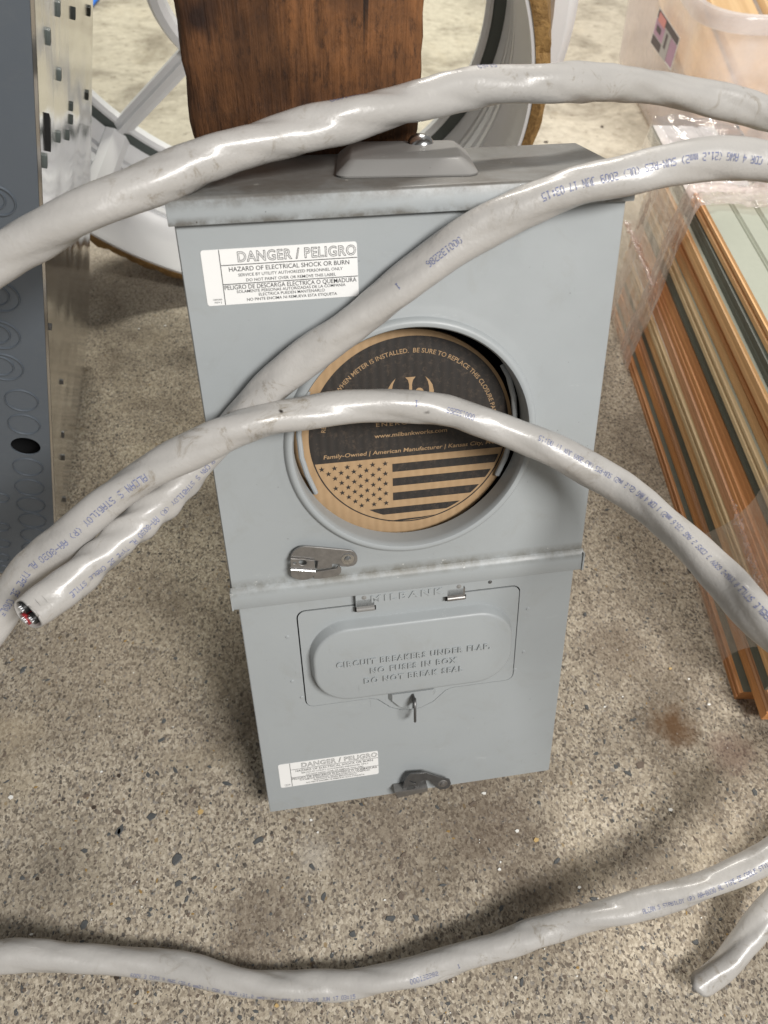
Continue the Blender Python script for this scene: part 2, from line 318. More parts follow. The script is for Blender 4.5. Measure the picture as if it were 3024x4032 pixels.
# ------------------------------------------------------------------ ground
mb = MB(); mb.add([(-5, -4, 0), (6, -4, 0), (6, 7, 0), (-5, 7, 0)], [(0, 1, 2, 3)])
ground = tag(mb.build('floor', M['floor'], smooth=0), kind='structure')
mb = MB()
def chip(px, py, rad, mi, asp=None):
    p = floor_at(px, py); a0 = rng.uniform(0, 6.3); k = int(rng.integers(5, 8)); asp = asp or rng.uniform(.32, .85)
    vs = []; ca, sa = math.cos(a0), math.sin(a0)
    for lev, zz in ((1.0, .0002), (.80, .0009)):
        for i in range(k):
            a = 6.2832 * i / k
            if lev == 1.0: r_ = rng.uniform(.55, 1.2); rr.append(r_) if i else rr.__setitem__(slice(None), [r_])
            x, y = rad * lev * rr[i] * math.cos(a), rad * lev * asp * rr[i] * math.sin(a)
            vs.append((p[0] + ca * x - sa * y, p[1] + sa * x + ca * y, zz * min(1, rad / .004)))
    fs = [tuple(range(k, 2 * k))] + [(i, (i + 1) % k, (i + 1) % k + k, i + k) for i in range(k)]
    mb.add(vs, fs, mi)
rr = [0]
for i in range(7600):
    py = 4060 - 3300 * rng.random() ** 1.25; px = rng.uniform(-60, 3080)
    if py < 1900 and rng.random() < .55: continue
    rad = float(np.clip(rng.lognormal(math.log(.00115), .46), .0006, .0042))
    chip(px, py, rad, int(rng.choice(4, p=[.38, .34, .255, .025])))
for px, py, r_ in ((645, 2840, .0052), (635, 2915, .0055), (690, 3030, .006), (895, 3085, .006), (600, 3215, .006), (470, 3270, .0062), (695, 3385, .0065), (335, 3350, .005), (470, 3275, .006), (2490, 2835, .0062), (2520, 3010, .007), (2470, 3045, .005), (2310, 2785, .005), (2195, 3390, .0055), (1230, 3415, .006), (1020, 3310, .006), (2340, 3540, .0055), (2740, 3305, .005), (570, 3790, .004), (700, 3480, .005), (330, 3640, .0048), (1275, 3530, .0046), (1540, 3615, .0055), (2380, 2920, .004), (2050, 3630, .005), (90, 2637, .006), (268, 2830, .0045)):
    chip(px, py, r_ * .85, 0 if rng.random() < .8 else 1)
tag(mb.build('aggregate', [M['slate'], M['brownstone'], M['tanstone'], M['ochre']], ground, smooth=0, recalc=False), kind='stuff')
mb = MB()
def flake(p, s, mi, th=.0008):
    a0 = rng.uniform(0, 6.3); k = 5; base = [(s * rng.uniform(.5, 1.1) * math.cos(a0 + 6.28 * i / k), s * rng.uniform(.4, .9) * math.sin(a0 + 6.28 * i / k)) for i in range(k)]
    mb.prism(base, .0006, .0006 + th, lambda a, b, z: (p[0] + a, p[1] + b, z + .15 * a), mi)
for px, py, s in ((1252, 3278, .0025), (1970, 3395, .0022), (1966, 3425, .0028), (2640, 3190, .0042), (2790, 2775, .0035), (2710, 2675, .0025), (2380, 2785, .003), (1515, 3545, .0022), (45, 3140, .005), (400, 3040, .0025), (125, 3680, .003), (2035, 3272, .004), (2820, 3515, .003), (2280, 3495, .003), (548, 1297, .004), (650, 1285, .004), (1905, 3125, .004), (1225, 2080 + 1150, .0024), (2450, 2745, .002), (2080, 3010, .0025), (2030, 3850, .003)): flake(floor_at(px, py), s * .62, 0)
for i in range(70): flake(floor_at(rng.uniform(0, 3024), rng.uniform(2400, 4032)), rng.uniform(.0004, .0009), 0, .0003)
for px, py, s in ((790, 3198, .0038), (2638, 2635, .002), (1090, 3960, .002), (2110, 3310, .003)): flake(floor_at(px, py), s, 1)
for px, py in ((1530, 550), (2150, 560), (2120, 460), (2235, 165), (2370, 500), (460, 3850), (470, 3055), (370, 3180), (148, 3462)): flake(floor_at(px, py), .006 if py < 900 else .003, 2)
tag(mb.build('debris', [M['flake'], M['straw'], M['soil']], smooth=0), 'scattered white paint flakes, slivers and dark crumbs on the concrete', 'debris', kind='stuff')
# ------------------------------------------------------------------ meter box
LEAN = R(20); ca_, sa_ = math.cos(LEAN), math.sin(LEAN)
BD, BL = .095, .494
AX = (np.array([1., 0, 0]), np.array([0, ca_, -sa_]), np.array([0, sa_, ca_]))          # box right / into the box / up the face
def lp(u, v, w): return (u, w - BD, BL - v)
def tolocal(p): return np.array([p @ AX[0], p @ AX[1], p @ AX[2]])
def uv(px, py, w=0.0):
    P0 = AX[1] * (w - BD); q = tolocal(plane_at(px, py, P0, AX[1])); return (q[0], BL - q[2])
box = empty('meter_box', frame(*AX, (0, 0, 0)), 'grey steel meter box with round opening, leaning back against the brown post', 'meter box')
FW = lambda a, b, y: lp(a, b, y)
mb = MB(); W2 = .1272
outer = [(-W2, .004), (W2, .004), (W2, BD), (-W2, BD)]
for a, b, c, d, e, f in ((-W2, -W2 + .0015, .006, BD, 0, BL), (W2 - .0015, W2, .006, BD, 0, BL), (-W2 + .0015, W2 - .0015, BD - .0015, BD, 0, BL), (-W2 + .0015, W2 - .0015, .006, BD - .0015, BL - .0015, BL), (-W2 + .0015, W2 - .0015, .006, BD - .0015, 0, .0015)):
    mb.box(a, b, c - BD, d - BD, BL - f, BL - e)
mb.build('cabinet', M['paint'], box, smooth=0)
mb = MB(); mb.box(-.10, .10, .060 - BD, .064 - BD, BL - .25, BL - .04); mb.build('dark_backing', M['dark'], box, smooth=0)  # near-black sheet added behind the opening so the inside looks shaded
# upper cover with drawn ring
HC = (.001, .1455); N = 128
prof = [(.0785, .013), (.0785, .001), (.0787, -.0022), (.0797, -.0042), (.0815, -.0048), (.0832, -.0042), (.0845, -.0028), (.0852, -.0012), (.0870, -.0009), (.0905, -.0006), (.0935, 0.0)]
mb = MB(); UW = .1302; v0, v1 = .0, .2478
vs = []
for i in range(N):
    a = 2 * math.pi * (i + .5) / N
    for r_, w in prof: vs.append(lp(HC[0] + r_ * math.cos(a), HC[1] - r_ * math.sin(a), w))
    cx, sy = math.cos(a), -math.sin(a); s_ = min(((UW if cx > 0 else -UW) - HC[0]) / cx if abs(cx) > 1e-6 else 9, ((v1 if sy > 0 else v0) - HC[1]) / sy if abs(sy) > 1e-6 else 9)
    vs.append(lp(HC[0] + s_ * cx, HC[1] + s_ * sy, 0))
m_ = len(prof) + 1; fs = [(i * m_ + q, ((i + 1) % N) * m_ + q, ((i + 1) % N) * m_ + q + 1, i * m_ + q + 1) for i in range(N) for q in range(m_ - 1)]
# square off the four corners
for i in range(N):
    j = (i + 1) % N; p, q = vs[i * m_ + m_ - 1], vs[j * m_ + m_ - 1]
    if abs(p[0] - q[0]) > 1e-6 and abs(p[2] - q[2]) > 1e-6:
        cu = UW if p[0] > 0 else -UW; cv = v1 if (BL - p[2]) > HC[1] else v0
        vs.append(lp(cu, cv, 0)); fs.append((i * m_ + m_ - 1, j * m_ + m_ - 1, len(vs) - 1))
mb.add(vs, fs)
mb.add([lp(-UW, v0, 0), lp(-UW, v1, 0), lp(-UW - .0007, v1, .0009), lp(-UW - .0007, v0, .0009), lp(-UW - .0008, v1, .022), lp(-UW - .0008, v0, .022)], [(0, 1, 2, 3), (3, 2, 4, 5)])
mb.add([lp(UW, v0, 0), lp(UW, v1, 0), lp(UW + .0007, v1, .0009), lp(UW + .0007, v0, .0009), lp(UW + .0008, v1, .022), lp(UW + .0008, v0, .022)], [(0, 1, 2, 3), (3, 2, 4, 5)])
fl = [(.0001, .2470), (-.0008, .2480), (-.0024, .2500), (-.0029, .2515), (-.0029, .2638), (-.0024, .2645), (-.0016, .2640), (-.0016, .2520), (.0015, .2482)]
fw = .1316; nfl = len(fl)
mb.add([lp(-fw, v, w) for w, v in fl] + [lp(fw, v, w) for w, v in fl], [(i, (i + 1) % nfl, (i + 1) % nfl + nfl, i + nfl) for i in range(nfl)] + [tuple(range(nfl)), tuple(range(2 * nfl - 1, nfl - 1, -1))])
for sx in (-1, 1):
    mb.box(sx * fw - .0006, sx * fw + .0006, -.0040 - BD, .022 - BD, BL - .2642, BL - .2490)
mb.build('upper_cover', M['paint_cover'], box, smooth=40)
# lower cover
mb = MB(); LW = .1277
fo = rrect(-.0863, .0855, .2782, .3745, .006, 5)
tab = [(.034, .3745), (.028, .3768), (.018, .3872), (.008, .3922), (0, .3934), (-.008, .3922), (-.018, .3872), (-.028, .3768), (-.034, .3745)]
fo2 = fo[:6] + tab + fo[6:]                                     # flap outline with its tongue; the cover is cut out a little larger
hole = []
for k, p in enumerate(fo2):
    a_, b_ = fo2[k - 1], fo2[(k + 1) % len(fo2)]; tx, ty = b_[0] - a_[0], b_[1] - a_[1]; l_ = math.hypot(tx, ty); nx, ny_ = ty / l_, -tx / l_
    if nx * (p[0]) + ny_ * (p[1] - .326) < 0: nx, ny_ = -nx, -ny_
    g_ = .00100 if (nx < -.3 or ny_ < -.3) else .00078
    hole.append((p[0] + nx * g_, p[1] + ny_ * g_))
mb.prism(rrect(-LW, LW, .2660, .4945, .0015, 2), .0040, .0052, FW, holes=[hole[::-1]])
for sx in (-1, 1): mb.box(sx * LW - .0005, sx * LW + .0005, .0046 - BD, .024 - BD, BL - .4945, BL - .262)
mb.box(-LW, LW, .0046 - BD, .024 - BD, BL - .4950, BL - .4938)
mb.prism([(-LW + .002, .2635), (LW - .002, .2635), (LW - .002, .2662), (-LW + .002, .2662)], .0042, .0050, FW)
mb.build('lower_cover', M['paint'], box, smooth=35)
# lid
mb = MB(); lw = .1336
pr = [(-.0052, .0003), (-.0052, -.0122), (-.0044, -.0136), (-.003, -.0142), (.094, -.0222), (.094, -.004), (.0925, -.004), (-.0036, -.0025), (-.0036, .0003)]
n_ = len(pr); mb.add([lp(-lw, v, w) for w, v in pr] + [lp(lw, v, w) for w, v in pr], [(i, (i + 1) % n_, (i + 1) % n_ + n_, i + n_) for i in range(n_)] + [tuple(range(n_)), tuple(range(2 * n_ - 1, n_ - 1, -1))])
mb.build('lid', M['paint_lid'], box, bevel=.0006, smooth=40)
# hub plate on the lid
th_ = R(-8)
def hubf(x, y, h):
    X_, Y_ = x * math.cos(th_) - y * math.sin(th_), x * math.sin(th_) + y * math.cos(th_)
    u, w = .0075 + X_, .052 + Y_; return lp(u, -.0142 - .0825 * (w + .003) - h, w)
mb = MB(); layers = [(.0412, .036, .0075, .0002), (.0416, .0364, .0075, .0012), (.0408, .0356, .0070, .0022), (.0336, .0286, .005, .0078), (.0326, .0276, .0048, .0083), (.0315, .0265, .0045, .0085), (.012, .011, .004, .0086)]
K = 32; ls = [rrect(-a, a, -b, b, r_, 7) for a, b, r_, h in layers]; K = len(ls[0])
mb.add([hubf(p[0], p[1], layers[i][3]) for i, l in enumerate(ls) for p in l], [(i * K + q, i * K + (q + 1) % K, (i + 1) * K + (q + 1) % K, (i + 1) * K + q) for i in range(len(ls) - 1) for q in range(K)] + [tuple((len(ls) - 1) * K + q for q in range(K)), tuple(range(K - 1, -1, -1))])
hub = mb.build('hub_plate', M['paint_hub'], box, smooth=50)
mb = MB(); dome = [(.0001, .0060), (.003, .0057), (.006, .0043), (.0078, .0022), (.0083, .0006), (.0083, 0)]
mb.lathe(dome, 28, lambda x, y, z: hubf(.011 + x, .019 + y, .0080 + z)); mb.build('bolt', M['chrome'], hub, smooth=60)
# breaker flap
mb = MB()
mb.prism(fo2, .0036, .0050, FW)
def stad(ins, dx=0): return rrect(-.0805 + ins, .0818 - ins, .2905 + ins, .3668 - ins, .0315 - ins, 12)
lv = [(0, .0036), (.0007, .0026), (.0022, -.0042), (.0032, -.0054), (.0048, -.0057)]
SL = [stad(i) for i, _ in lv]; K = len(SL[0])
mb.add([lp(p[0], p[1], lv[i][1]) for i, l in enumerate(SL) for p in l], [(i * K + q, i * K + (q + 1) % K, (i + 1) * K + (q + 1) % K, (i + 1) * K + q) for i in range(len(lv) - 1) for q in range(K)] + [tuple((len(lv) - 1) * K + q for q in range(K))])
flap = mb.build('breaker_flap', M['paint'], box, smooth=40)
mb = MB()
for body, cu, v, wd_ in (('CIRCUIT BREAKERS UNDER FLAP.', .0005, .3285, .122), ('NO FUSES IN BOX', 0, .3383, .0690), ('DO NOT BREAK SEAL', 0, .3482, .0795)):
    put_text(mb, body, wd_, .0054, lambda x, y, z, cu=cu, v=v: lp(cu + x, v - y, -.0057 - z * .0110), extrude=.10, bevel=.014, space=1.25, offset=.008)
mb.build('lettering', M['paint'], flap, smooth=0, recalc=False)
mb = MB(); mb.box(-.0475, .035, .0005 - BD, .0014 - BD, BL - .3735, BL - .369)
# pull tab bulge
mb = MB(); TB = [(0, .0185, .0012), (.002, .017, .0002), (.004, .0155, -.0003)]
def tabl(ins): return [(-.020 + ins, .3700), (-.020 + ins, .3775 - ins * .3), (-.013 + ins * .6, .3870 - ins), (-.005, .3912 - ins), (.004, .3912 - ins), (.013 - ins * .6, .3870 - ins), (.020 - ins, .3775 - ins * .3), (.020 - ins, .3700)]
A_, B_ = tabl(0), tabl(.003); k = len(A_)
mb.add([lp(p[0], p[1], .0036) for p in A_] + [lp(p[0], p[1], -.0006) for p in B_], [(i, (i + 1) % k, (i + 1) % k + k, i + k) for i in range(k)] + [tuple(range(k, 2 * k))]); mb.build('pull_tab', M['paint'], flap, smooth=30)
mb = MB(); ring = [lp(.0004 + .0010 * math.sin(a), .3835 + .0115 * math.cos(a), -.0075 + .0052 * math.sin(a)) for a in np.linspace(0, 2 * math.pi, 22)]
mb.tube(ring, .0011, 8, cap=False); mb.box(-.0008, .0008, -.0085 - BD, -.0006 - BD, BL - .379, BL - .3715); mb.build('seal_loop', M['dullzinc'], flap)
# hinge plate with the name stamped into it
mb = MB(); mb.prism([(-.0425, .2637), (-.0425, .2765), (.0395, .2765), (.0395, .2637)], -.0008, .0039, FW)
hinge = mb.build('hinge_plate', M['paint'], box, smooth=0)
for cu in (-.0355, .0340):
    mb = MB(); pts = [(cu, .2752 + .0022 * math.sin(a), .0010 - .0026 * math.cos(a)) for a in np.linspace(-.2, 3.3, 10)]
    mb.tube([lp(cu - .0068, .2792, -.0004), lp(cu + .0068, .2792, -.0004)], .0020, 12)
    mb.box(cu - .0068, cu + .0068, -.0008 - BD, .0020 - BD, BL - .2790, BL - .2705)
    mb.box(cu - .0082, cu + .0082, .00090 - BD, .0011 - BD, BL - .2822, BL - .2780, 1)
    mb.build('hinge_knuckle', [M['zinc'] if cu > 0 else M['paint_hub'], M['ink']], hinge, smooth=40)
mb = MB(); put_text(mb, 'MILBANK', .055, .0058, lambda x, y, z: lp(-.0035 + x, .2730 - y, -.0008 - z * .0075), extrude=.10, bevel=.014, space=1.35, offset=.012)
mb.build('lettering', M['paint'], hinge, smooth=0, recalc=False)
for u in (-.0362, .0360):
    mb = MB(); mb.lathe([(.0001, -.0008), (.0016, -.0004), (.0019, 0)], 14, lambda x, y, z: lp(u + x, .2685 - y, -.0008 + z)); mb.build('rivet', M['paint_hub'], hinge)
for u, v in ((-.0955, .3006), (-.0957, .3457), (-.0896, .3639), (.0939, .3020), (.0935, .3464), (.0874, .3647), (.0616, .2714)):
    mb = MB(); mb.lathe([(.0001, -.0004), (.0011, -.0003), (.0014, .0000), (.0017, .0004)], 14, lambda x, y, z: lp(u + x, v - y, .0037 + z)); mb.build('rivet', M['dullzinc'] if u == .0616 else M['paint'], box)
# latches
def poly(pts, ox, oy, sc, w): return [uv(ox + x / sc, oy + y / sc, w) for x, y in pts]
def ell(cx, cy, a, b, rot, n=14): return [(cx + a * math.cos(t) * math.cos(rot) - b * math.sin(t) * math.sin(rot), cy + a * math.cos(t) * math.sin(rot) + b * math.sin(t) * math.cos(rot)) for t in np.linspace(0, 2 * math.pi, n, endpoint=False)]
mb = MB(); g = (1080, 2100, 4.1475, -.004)
mb.prism(poly([(262, 400), (272, 350), (300, 300), (335, 262), (380, 232), (435, 208), (500, 200), (600, 205), (1240, 265), (1290, 282), (1325, 315), (1352, 365), (1355, 430), (1335, 480), (1295, 515), (1200, 535), (1100, 525), (1050, 495), (1020, 488), (945, 488), (940, 550), (690, 578), (712, 435), (640, 432)], *g), -.0052, -.0036, FW)
la = mb.build('latch', M['zinc'], box, bevel=.0003, seg=1)
mb = MB(); G2 = (1080, 2100, 4.1475, -.0065)
def tilt(a, b, y): return lp(a, b, y - .25 * (b - .2330) if b < .2385 else y - .25 * .0055 + .9 * (b - .2385))
mb.prism(poly([(264, 405), (655, 440), (668, 600), (660, 660), (625, 715), (540, 750), (470, 757), (380, 748), (300, 715), (268, 680)], *G2), -.0072, -.0060, lambda a, b, y: lp(a, b, y), holes=[poly(ell(328, 478, 28, 16, .2), *G2), poly(ell(462, 472, 66, 42, .1), *G2), poly(ell(545, 515, 42, 32, .2), *G2)][:2])
mb.prism(poly([(640, 600), (1010, 545), (1040, 495), (1090, 545), (1085, 610), (1040, 655), (900, 690), (730, 712), (640, 708)], *g), -.0066, -.0050, FW)
mb.build('clasp', M['zinc'], la, bevel=.0003, seg=1)
mb = MB(); a, b = uv(1080 + 268 / 4.1475, 2100 + 580 / 4.1475, -.0065), uv(1080 + 668 / 4.1475, 2100 + 607 / 4.1475, -.0065)
mb.tube([lp(*a, -.0076), lp(*b, -.0076)], .0012, 10); mb.build('fold', M['chrome'], la)
mb = MB(); c0 = uv(1080 + 1195 / 4.1475, 2100 + 408 / 4.1475, -.0045)
mb.lathe([(.0001, -.0018), (.0022, -.0014), (.0026, -.0004), (.0034, -.0004), (.0046, -.0003), (.0050, .0002)], 24, lambda x, y, z: lp(c0[0] + x, c0[1] - y, -.0053 + z)); mb.build('rivet', M['chrome'], la)
mb = MB(); g = (1500, 2980, 4.74, -.003)
mb.prism(poly([(400, 600), (410, 540), (440, 430), (490, 345), (540, 300), (840, 280), (1280, 415), (1302, 480), (1270, 550), (1200, 585), (1080, 585), (1010, 545), (960, 480), (900, 430), (800, 415), (740, 435), (705, 490), (695, 590), (640, 592), (630, 545), (600, 515), (540, 512), (490, 545), (468, 600)], *g), -.0042, -.0026, FW, holes=[poly([(512, 430), (540, 422), (650, 462), (638, 480), (580, 465)], *g)])
la = mb.build('latch', M['dullzinc'], box, bevel=.0003, seg=1)
mb = MB(); q0, q1 = uv(1500 + 250 / 4.74, 2980 + 630 / 4.74, -.004), uv(1500 + 866 / 4.74, 2980 + 545 / 4.74, -.004)
mb.prism([(q0[0], q0[1]), (q1[0], q1[1]), (q1[0], q1[1] + .0050), (q0[0] + .003, q0[1] + .0085)], -.0058, .0034, FW); mb.build('hasp', M['zinc'], la, bevel=.0005)
mb = MB(); c1 = uv(1500 + 1152 / 4.74, 2980 + 498 / 4.74, -.004); mb.lathe([(.0001, -.0018), (.0022, -.0014), (.0027, -.0003), (.0040, -.0002), (.0046, .0002)], 24, lambda x, y, z: lp(c1[0] + x, c1[1] - y, -.0043 + z)); mb.build('rivet', M['zinc'], la)
# warning labels
def sticker(u0, u1, va, vb, w):
    mb = MB(); mb.prism(rrect(u0, u1, va, vb, .0016, 4), w - .00025, w, FW); st = mb.build('warning_label', M['label'], box, smooth=0)
    mb = MB(); W, H = u1 - u0, vb - va
    def f(fx, fy, dz=0): return lambda x, y, z: lp(u0 + fx * W + x, va + fy * H - y, w - .00034 - dz)
    def line(x0, y0, x1, y1, hw=.00022):
        if abs(x1 - x0) > abs(y1 - y0): mb.add([lp(u0 + a * W, va + b * H + s, w - .00034) for a, b, s in ((x0, y0, -hw), (x1, y1, -hw), (x1, y1, hw), (x0, y0, hw))], [(0, 1, 2, 3)])
        else: mb.add([lp(u0 + a * W + s, va + b * H, w - .00034) for a, b, s in ((x0, y0, -hw), (x1, y1, -hw), (x1, y1, hw), (x0, y0, hw))], [(0, 1, 2, 3)])
    line(.115, 0.005, .115, .995); line(.115, .285, .998, .285); line(.115, .625, .998, .625)
    rf = put_text(mb, 'DANGER / PELIGRO', .765 * W, .185 * H, f(.610, .235), 0, offset=.030, space=1.08)
    mb2 = MB()
    put_text(mb2, 'DANGER / PELIGRO', .765 * W, .185 * H, f(.610, .235, .00012), 0, offset=-.014, space=1.08, ref=rf)
    for body, cx, base, wd_, ht in (('HAZARD OF ELECTRICAL SHOCK OR BURN', .555, .400, .78, .083), ('SERVICE BY UTILITY AUTHORIZED PERSONNEL ONLY', .560, .495, .68, .055), ('DO NOT PAINT OVER OR REMOVE THIS LABEL', .560, .592, .585, .055), ('PELIGRO DE DESCARGA ELECTRICA O QUEMADURA', .555, .725, .865, .083), ('SOLAMENTE PERSONAS AUTORIZADAS DE LA COMPANIA', .555, .795, .715, .055), ('ELECTRICA PUEDEN MANTENARLO', .555, .868, .435, .055), ('NO PINTE ENCIMA NI REMUEVA ESTA ETIQUETA', .555, .950, .595, .055), ('1500284', .068, .905, .058, .030), ('REV J', .070, .955, .044, .030)):
        put_text(mb, body, wd_ * W, ht * H, f(cx, base), 0, offset=.006)
    mb.build('lettering', M['ink'], st, smooth=0, recalc=False); mb2.build('letter_face', M['label'], st, smooth=0, recalc=False)
sticker(-.1190, -.0305, .0145, .0458, -.0001); sticker(-.1158, -.0302, .4368, .4655, .0039)
# ------------------------------------------------------------------ closure pad held in the opening
PW = .020; PC = (-.0012, .1525); PR = .0780; CC = (.0035, .149); CR = .0700
pad = empty('closure_pad', frame(*AX, (0, 0, 0)), 'round cardboard closure pad printed black, set inside the opening of the meter box', 'cardboard pad')
mb = MB(); mb.prism([(PC[0] + PR * math.cos(a) * (1 + .004 * math.sin(7 * a)), PC[1] + PR * math.sin(a) * (1 + .004 * math.cos(5 * a))) for a in np.linspace(0, 2 * math.pi, 96, endpoint=False)], PW, PW + .004, FW); mb.build('disc', M['card'], pad, smooth=30)
def chord(v, r): return math.sqrt(max(0, r * r - (v - CC[1]) ** 2))
mb = MB(); Wp = PW - .0002; vcut = .1652
cp = [(CC[0] + CR * math.cos(a), CC[1] - CR * math.sin(a)) for a in np.linspace(math.asin((CC[1] - vcut) / CR), math.pi - math.asin((CC[1] - vcut) / CR), 80)]
mb.add([lp(u, v, Wp) for u, v in cp], [tuple(range(len(cp)))])
for i in range(160):
    a0, a1 = 2 * math.pi * i / 160, 2 * math.pi * (i + 1) / 160
    if CC[1] - CR * math.sin(a0) > vcut - .001: mb.add([lp(CC[0] + r_ * math.cos(a), CC[1] - r_ * math.sin(a), Wp) for r_, a in ((CR, a0), (CR, a1), (CR - .0009, a1), (CR - .0009, a0))], [(0, 1, 2, 3)])
for va, vb, full in ((.1704, .1768, 0), (.1819, .1882, 0), (.1936, .2000, 0), (.2058, .2112, 1)):
    vv = np.linspace(va, vb, 7); r_ = CR - .0024
    rt = [(CC[0] + chord(v, r_), v) for v in vv]; lf = [(CC[0] - chord(v, r_) + .006 if full else -.0094, v) for v in vv]
    mb.add([lp(u, v, Wp) for u, v in rt + lf[::-1]], [tuple(range(14))])
mb.add([lp(CC[0] + x, .2168 + y, Wp) for x, y in ((-.018, .0004), (-.006, -.0004), (.008, -.0006), (.019, -.0012), (.008, .0006), (-.006, .0010))], [tuple(range(6))])
for row in range(9):
    for k in range(6 - row % 2):
        u, v = -.0592 + .00894 * (k + .5 * (row % 2)), .1696 + .0040 * row
        if math.hypot(u - CC[0], v - CC[1]) > CR - .004: continue
        mb.add([lp(u + .0022 * (1 if q % 2 == 0 else .40) * math.sin(q * math.pi / 5), v - .0022 * (1 if q % 2 == 0 else .40) * math.cos(q * math.pi / 5), Wp) for q in range(10)], [tuple(range(10))])
mb.build('print', M['blackprint'], pad, smooth=0, recalc=False)
mb = MB(); Wt = PW - .0004
put_text(mb, 'www.milbankworks.com', .0510, .0031, lambda x, y, z: lp(.0040 + x, .1492 - y, Wt), offset=.012)
put_text(mb, 'Family-Owned | American Manufacturer | Kansas City, MO', .1228, .0031, lambda x, y, z: lp(.0040 + x + .18 * y, .1617 - y, Wt), offset=.012)
put_text(mb, 'ENERGY', .0262, .0030, lambda x, y, z: lp(-.0070 + x, .1408 - y, Wt), space=1.3, offset=.004)
def arc(x, y, z):
    r_ = CR - .0112 + y; a = math.pi / 2 + .02 - x / (CR - .0112); return lp(CC[0] + r_ * math.cos(a), CC[1] - r_ * math.sin(a), Wt)
put_text(mb, 'REMOVE ONLY WHEN METER IS INSTALLED.  BE SURE TO REPLACE THIS CLOSURE PAD.', .168, .0032, arc, offset=.006)
def horn(s):
    out = [(s * (.0165 - .0045 * t * t), .1072 + .020 * t) for t in np.linspace(0, 1, 9)][:0]
    o = [(.0040 + s * x, v) for x, v in ((.0100, .1072), (.0128, .1100), (.0150, .1135), (.0160, .1180), (.0155, .1230), (.0120, .1230), (.0128, .1180), (.0125, .1140), (.0118, .1110))]
    mb.add([lp(u, v, Wt) for u, v in o], [tuple(range(len(o)))])
horn(1); horn(-1)
for o in ([(-.0035, .1070), (.0035, .1070), (.0017, .1092), (.0010, .1120), (.0011, .1230), (-.0011, .1230), (-.0010, .1120), (-.0017, .1092)],):
    mb.add([lp(.0040 + u, v, Wt) for u, v in o], [tuple(range(len(o)))])
for s in (-1, 1): mb.add([lp(.0040 + s * .0060 + .0031 * math.cos(a), .1186 + .0036 * math.sin(a), Wt) for a in np.linspace(0, 2 * math.pi, 14, endpoint=False)], [tuple(range(14))])
mb.build('lettering', M['card'], pad, smooth=0, recalc=False)
def bail(pts, w0):
    mb = MB(); P = [(*uv(x, y, w), w) for x, y, w in pts]; Q = []
    for i in range(len(P) - 1):
        for s_ in np.linspace(0, 1, 5, endpoint=False): Q.append(np.array(P[i]) * (1 - s_) + np.array(P[i + 1]) * s_)
    Q.append(np.array(P[-1])); mb.tube([lp(*q) for q in Q], .0019, 10); return mb
bail([(1212, 1540, .015), (1188, 1620, .0125), (1176, 1710, .0115), (1187, 1800, .0115), (1210, 1870, .0125), (1243, 1940, .017)], 0).build('wire_clip', M['wire'], box)
bail([(1978, 1435, .017), (2002, 1480, .0125), (2022, 1560, .0115), (2027, 1630, .0115), (2014, 1720, .0115), (1990, 1800, .0125), (1957, 1868, .017)], 0).build('wire_clip', M['wire'], box)
# ------------------------------------------------------------------ cable coil: one continuous length
rr_ = lambda th, z: th * z / (2 * FPX)
SEG_B = [(108, 2420, .434, .0098), (259, 2309, .448, .0106), (425, 2164, .462, .0112), (555, 2044, .468, .0108), (693, 1917, .472, .0105), (835, 1760, .474, .0103), (955, 1635, .4690, .0102), (1093, 1501, .4610, .0104), (1242, 1382, .4555, .0108), (1461, 1219, .4485, .0111), (1664, 1061, .4410, .0112), (1849, 925, .4330, .0110), (2062, 818, .4280, .0110), (2247, 744, .4270, .0110), (2432, 698, .4275, .0112), (2617, 652, .4290, .0110), (2802, 623, .4330, .0108), (3024, 642, .4400, .0108)]
SEG_A = [(0, 1018, .404, .0108), (146, 932, .404, .0112), (338, 826, .402, .0113), (650, 700, .408, .0112), (776, 645, .412, .0111), (1100, 540, .425, .0110), (1365, 475, .432, .0113), (1650, 396, .450, .0108), (1800, 357, .460, .0109), (1962, 338, .470, .0112), (2190, 324, .480, .0111), (2370, 329, .500, .0108), (2556, 341, .520, .0104), (2741, 378, .540, .0107), (2895, 412, .550, .0108), (3024, 448, .560, .0109)]
SEG_C = [(0, 2415, .475, .0108), (120, 2230, .468, .0108), (241, 2140, .462, .0106), (422, 1977, .456, .0104), (573, 1869, .455, .0103), (747, 1778, .453, .0105), (854, 1722, .452, .0104), (1050, 1652, .457, .0104), (1183, 1631, .465, .0103), (1315, 1606, .470, .0100), (1448, 1596, .475, .0097), (1614, 1600, .480, .0098), (1779, 1624, .487, .0102), (1912, 1667, .490, .0104), (2045, 1714, .495, .0104), (2150, 1756, .495, .0104), (2300, 1838, .500, .0104), (2481, 1944, .495, .0105), (2661, 2094, .475, .0107), (2842, 2274, .450, .0109), (3023, 2464, .425, .0112)]
SEG_D = [(0, 3767, .034, .0114), (265, 3772, .024, .0112), (530, 3786, .015, .0108), (729, 3815, .0115, .0108), (928, 3862, .0112, .0107), (1094, 3881, .011, .0106), (1199, 3881, .011, .0106), (1398, 3873, .0115, .0107), (1597, 3832, .015, .0108), (1796, 3777, .021, .0107), (2000, 3712, .030, .0107), (2259, 3629, .043, .0107), (2518, 3564, .056, .0107), (2712, 3509, .068, .0107), (2906, 3428, .080, .0107), (3024, 3370, .088, .0107)]
SEG_E = [(2768, 3869, .0112, .0105), (2861, 3797, .014, .0107), (2939, 3700, .022, .0107), (3024, 3584, .034, .0108)]
def pts(seg, floor=False): return [(floor_at(x, y, d) if floor else at(x, y, d), r_) for x, y, d, r_ in seg]
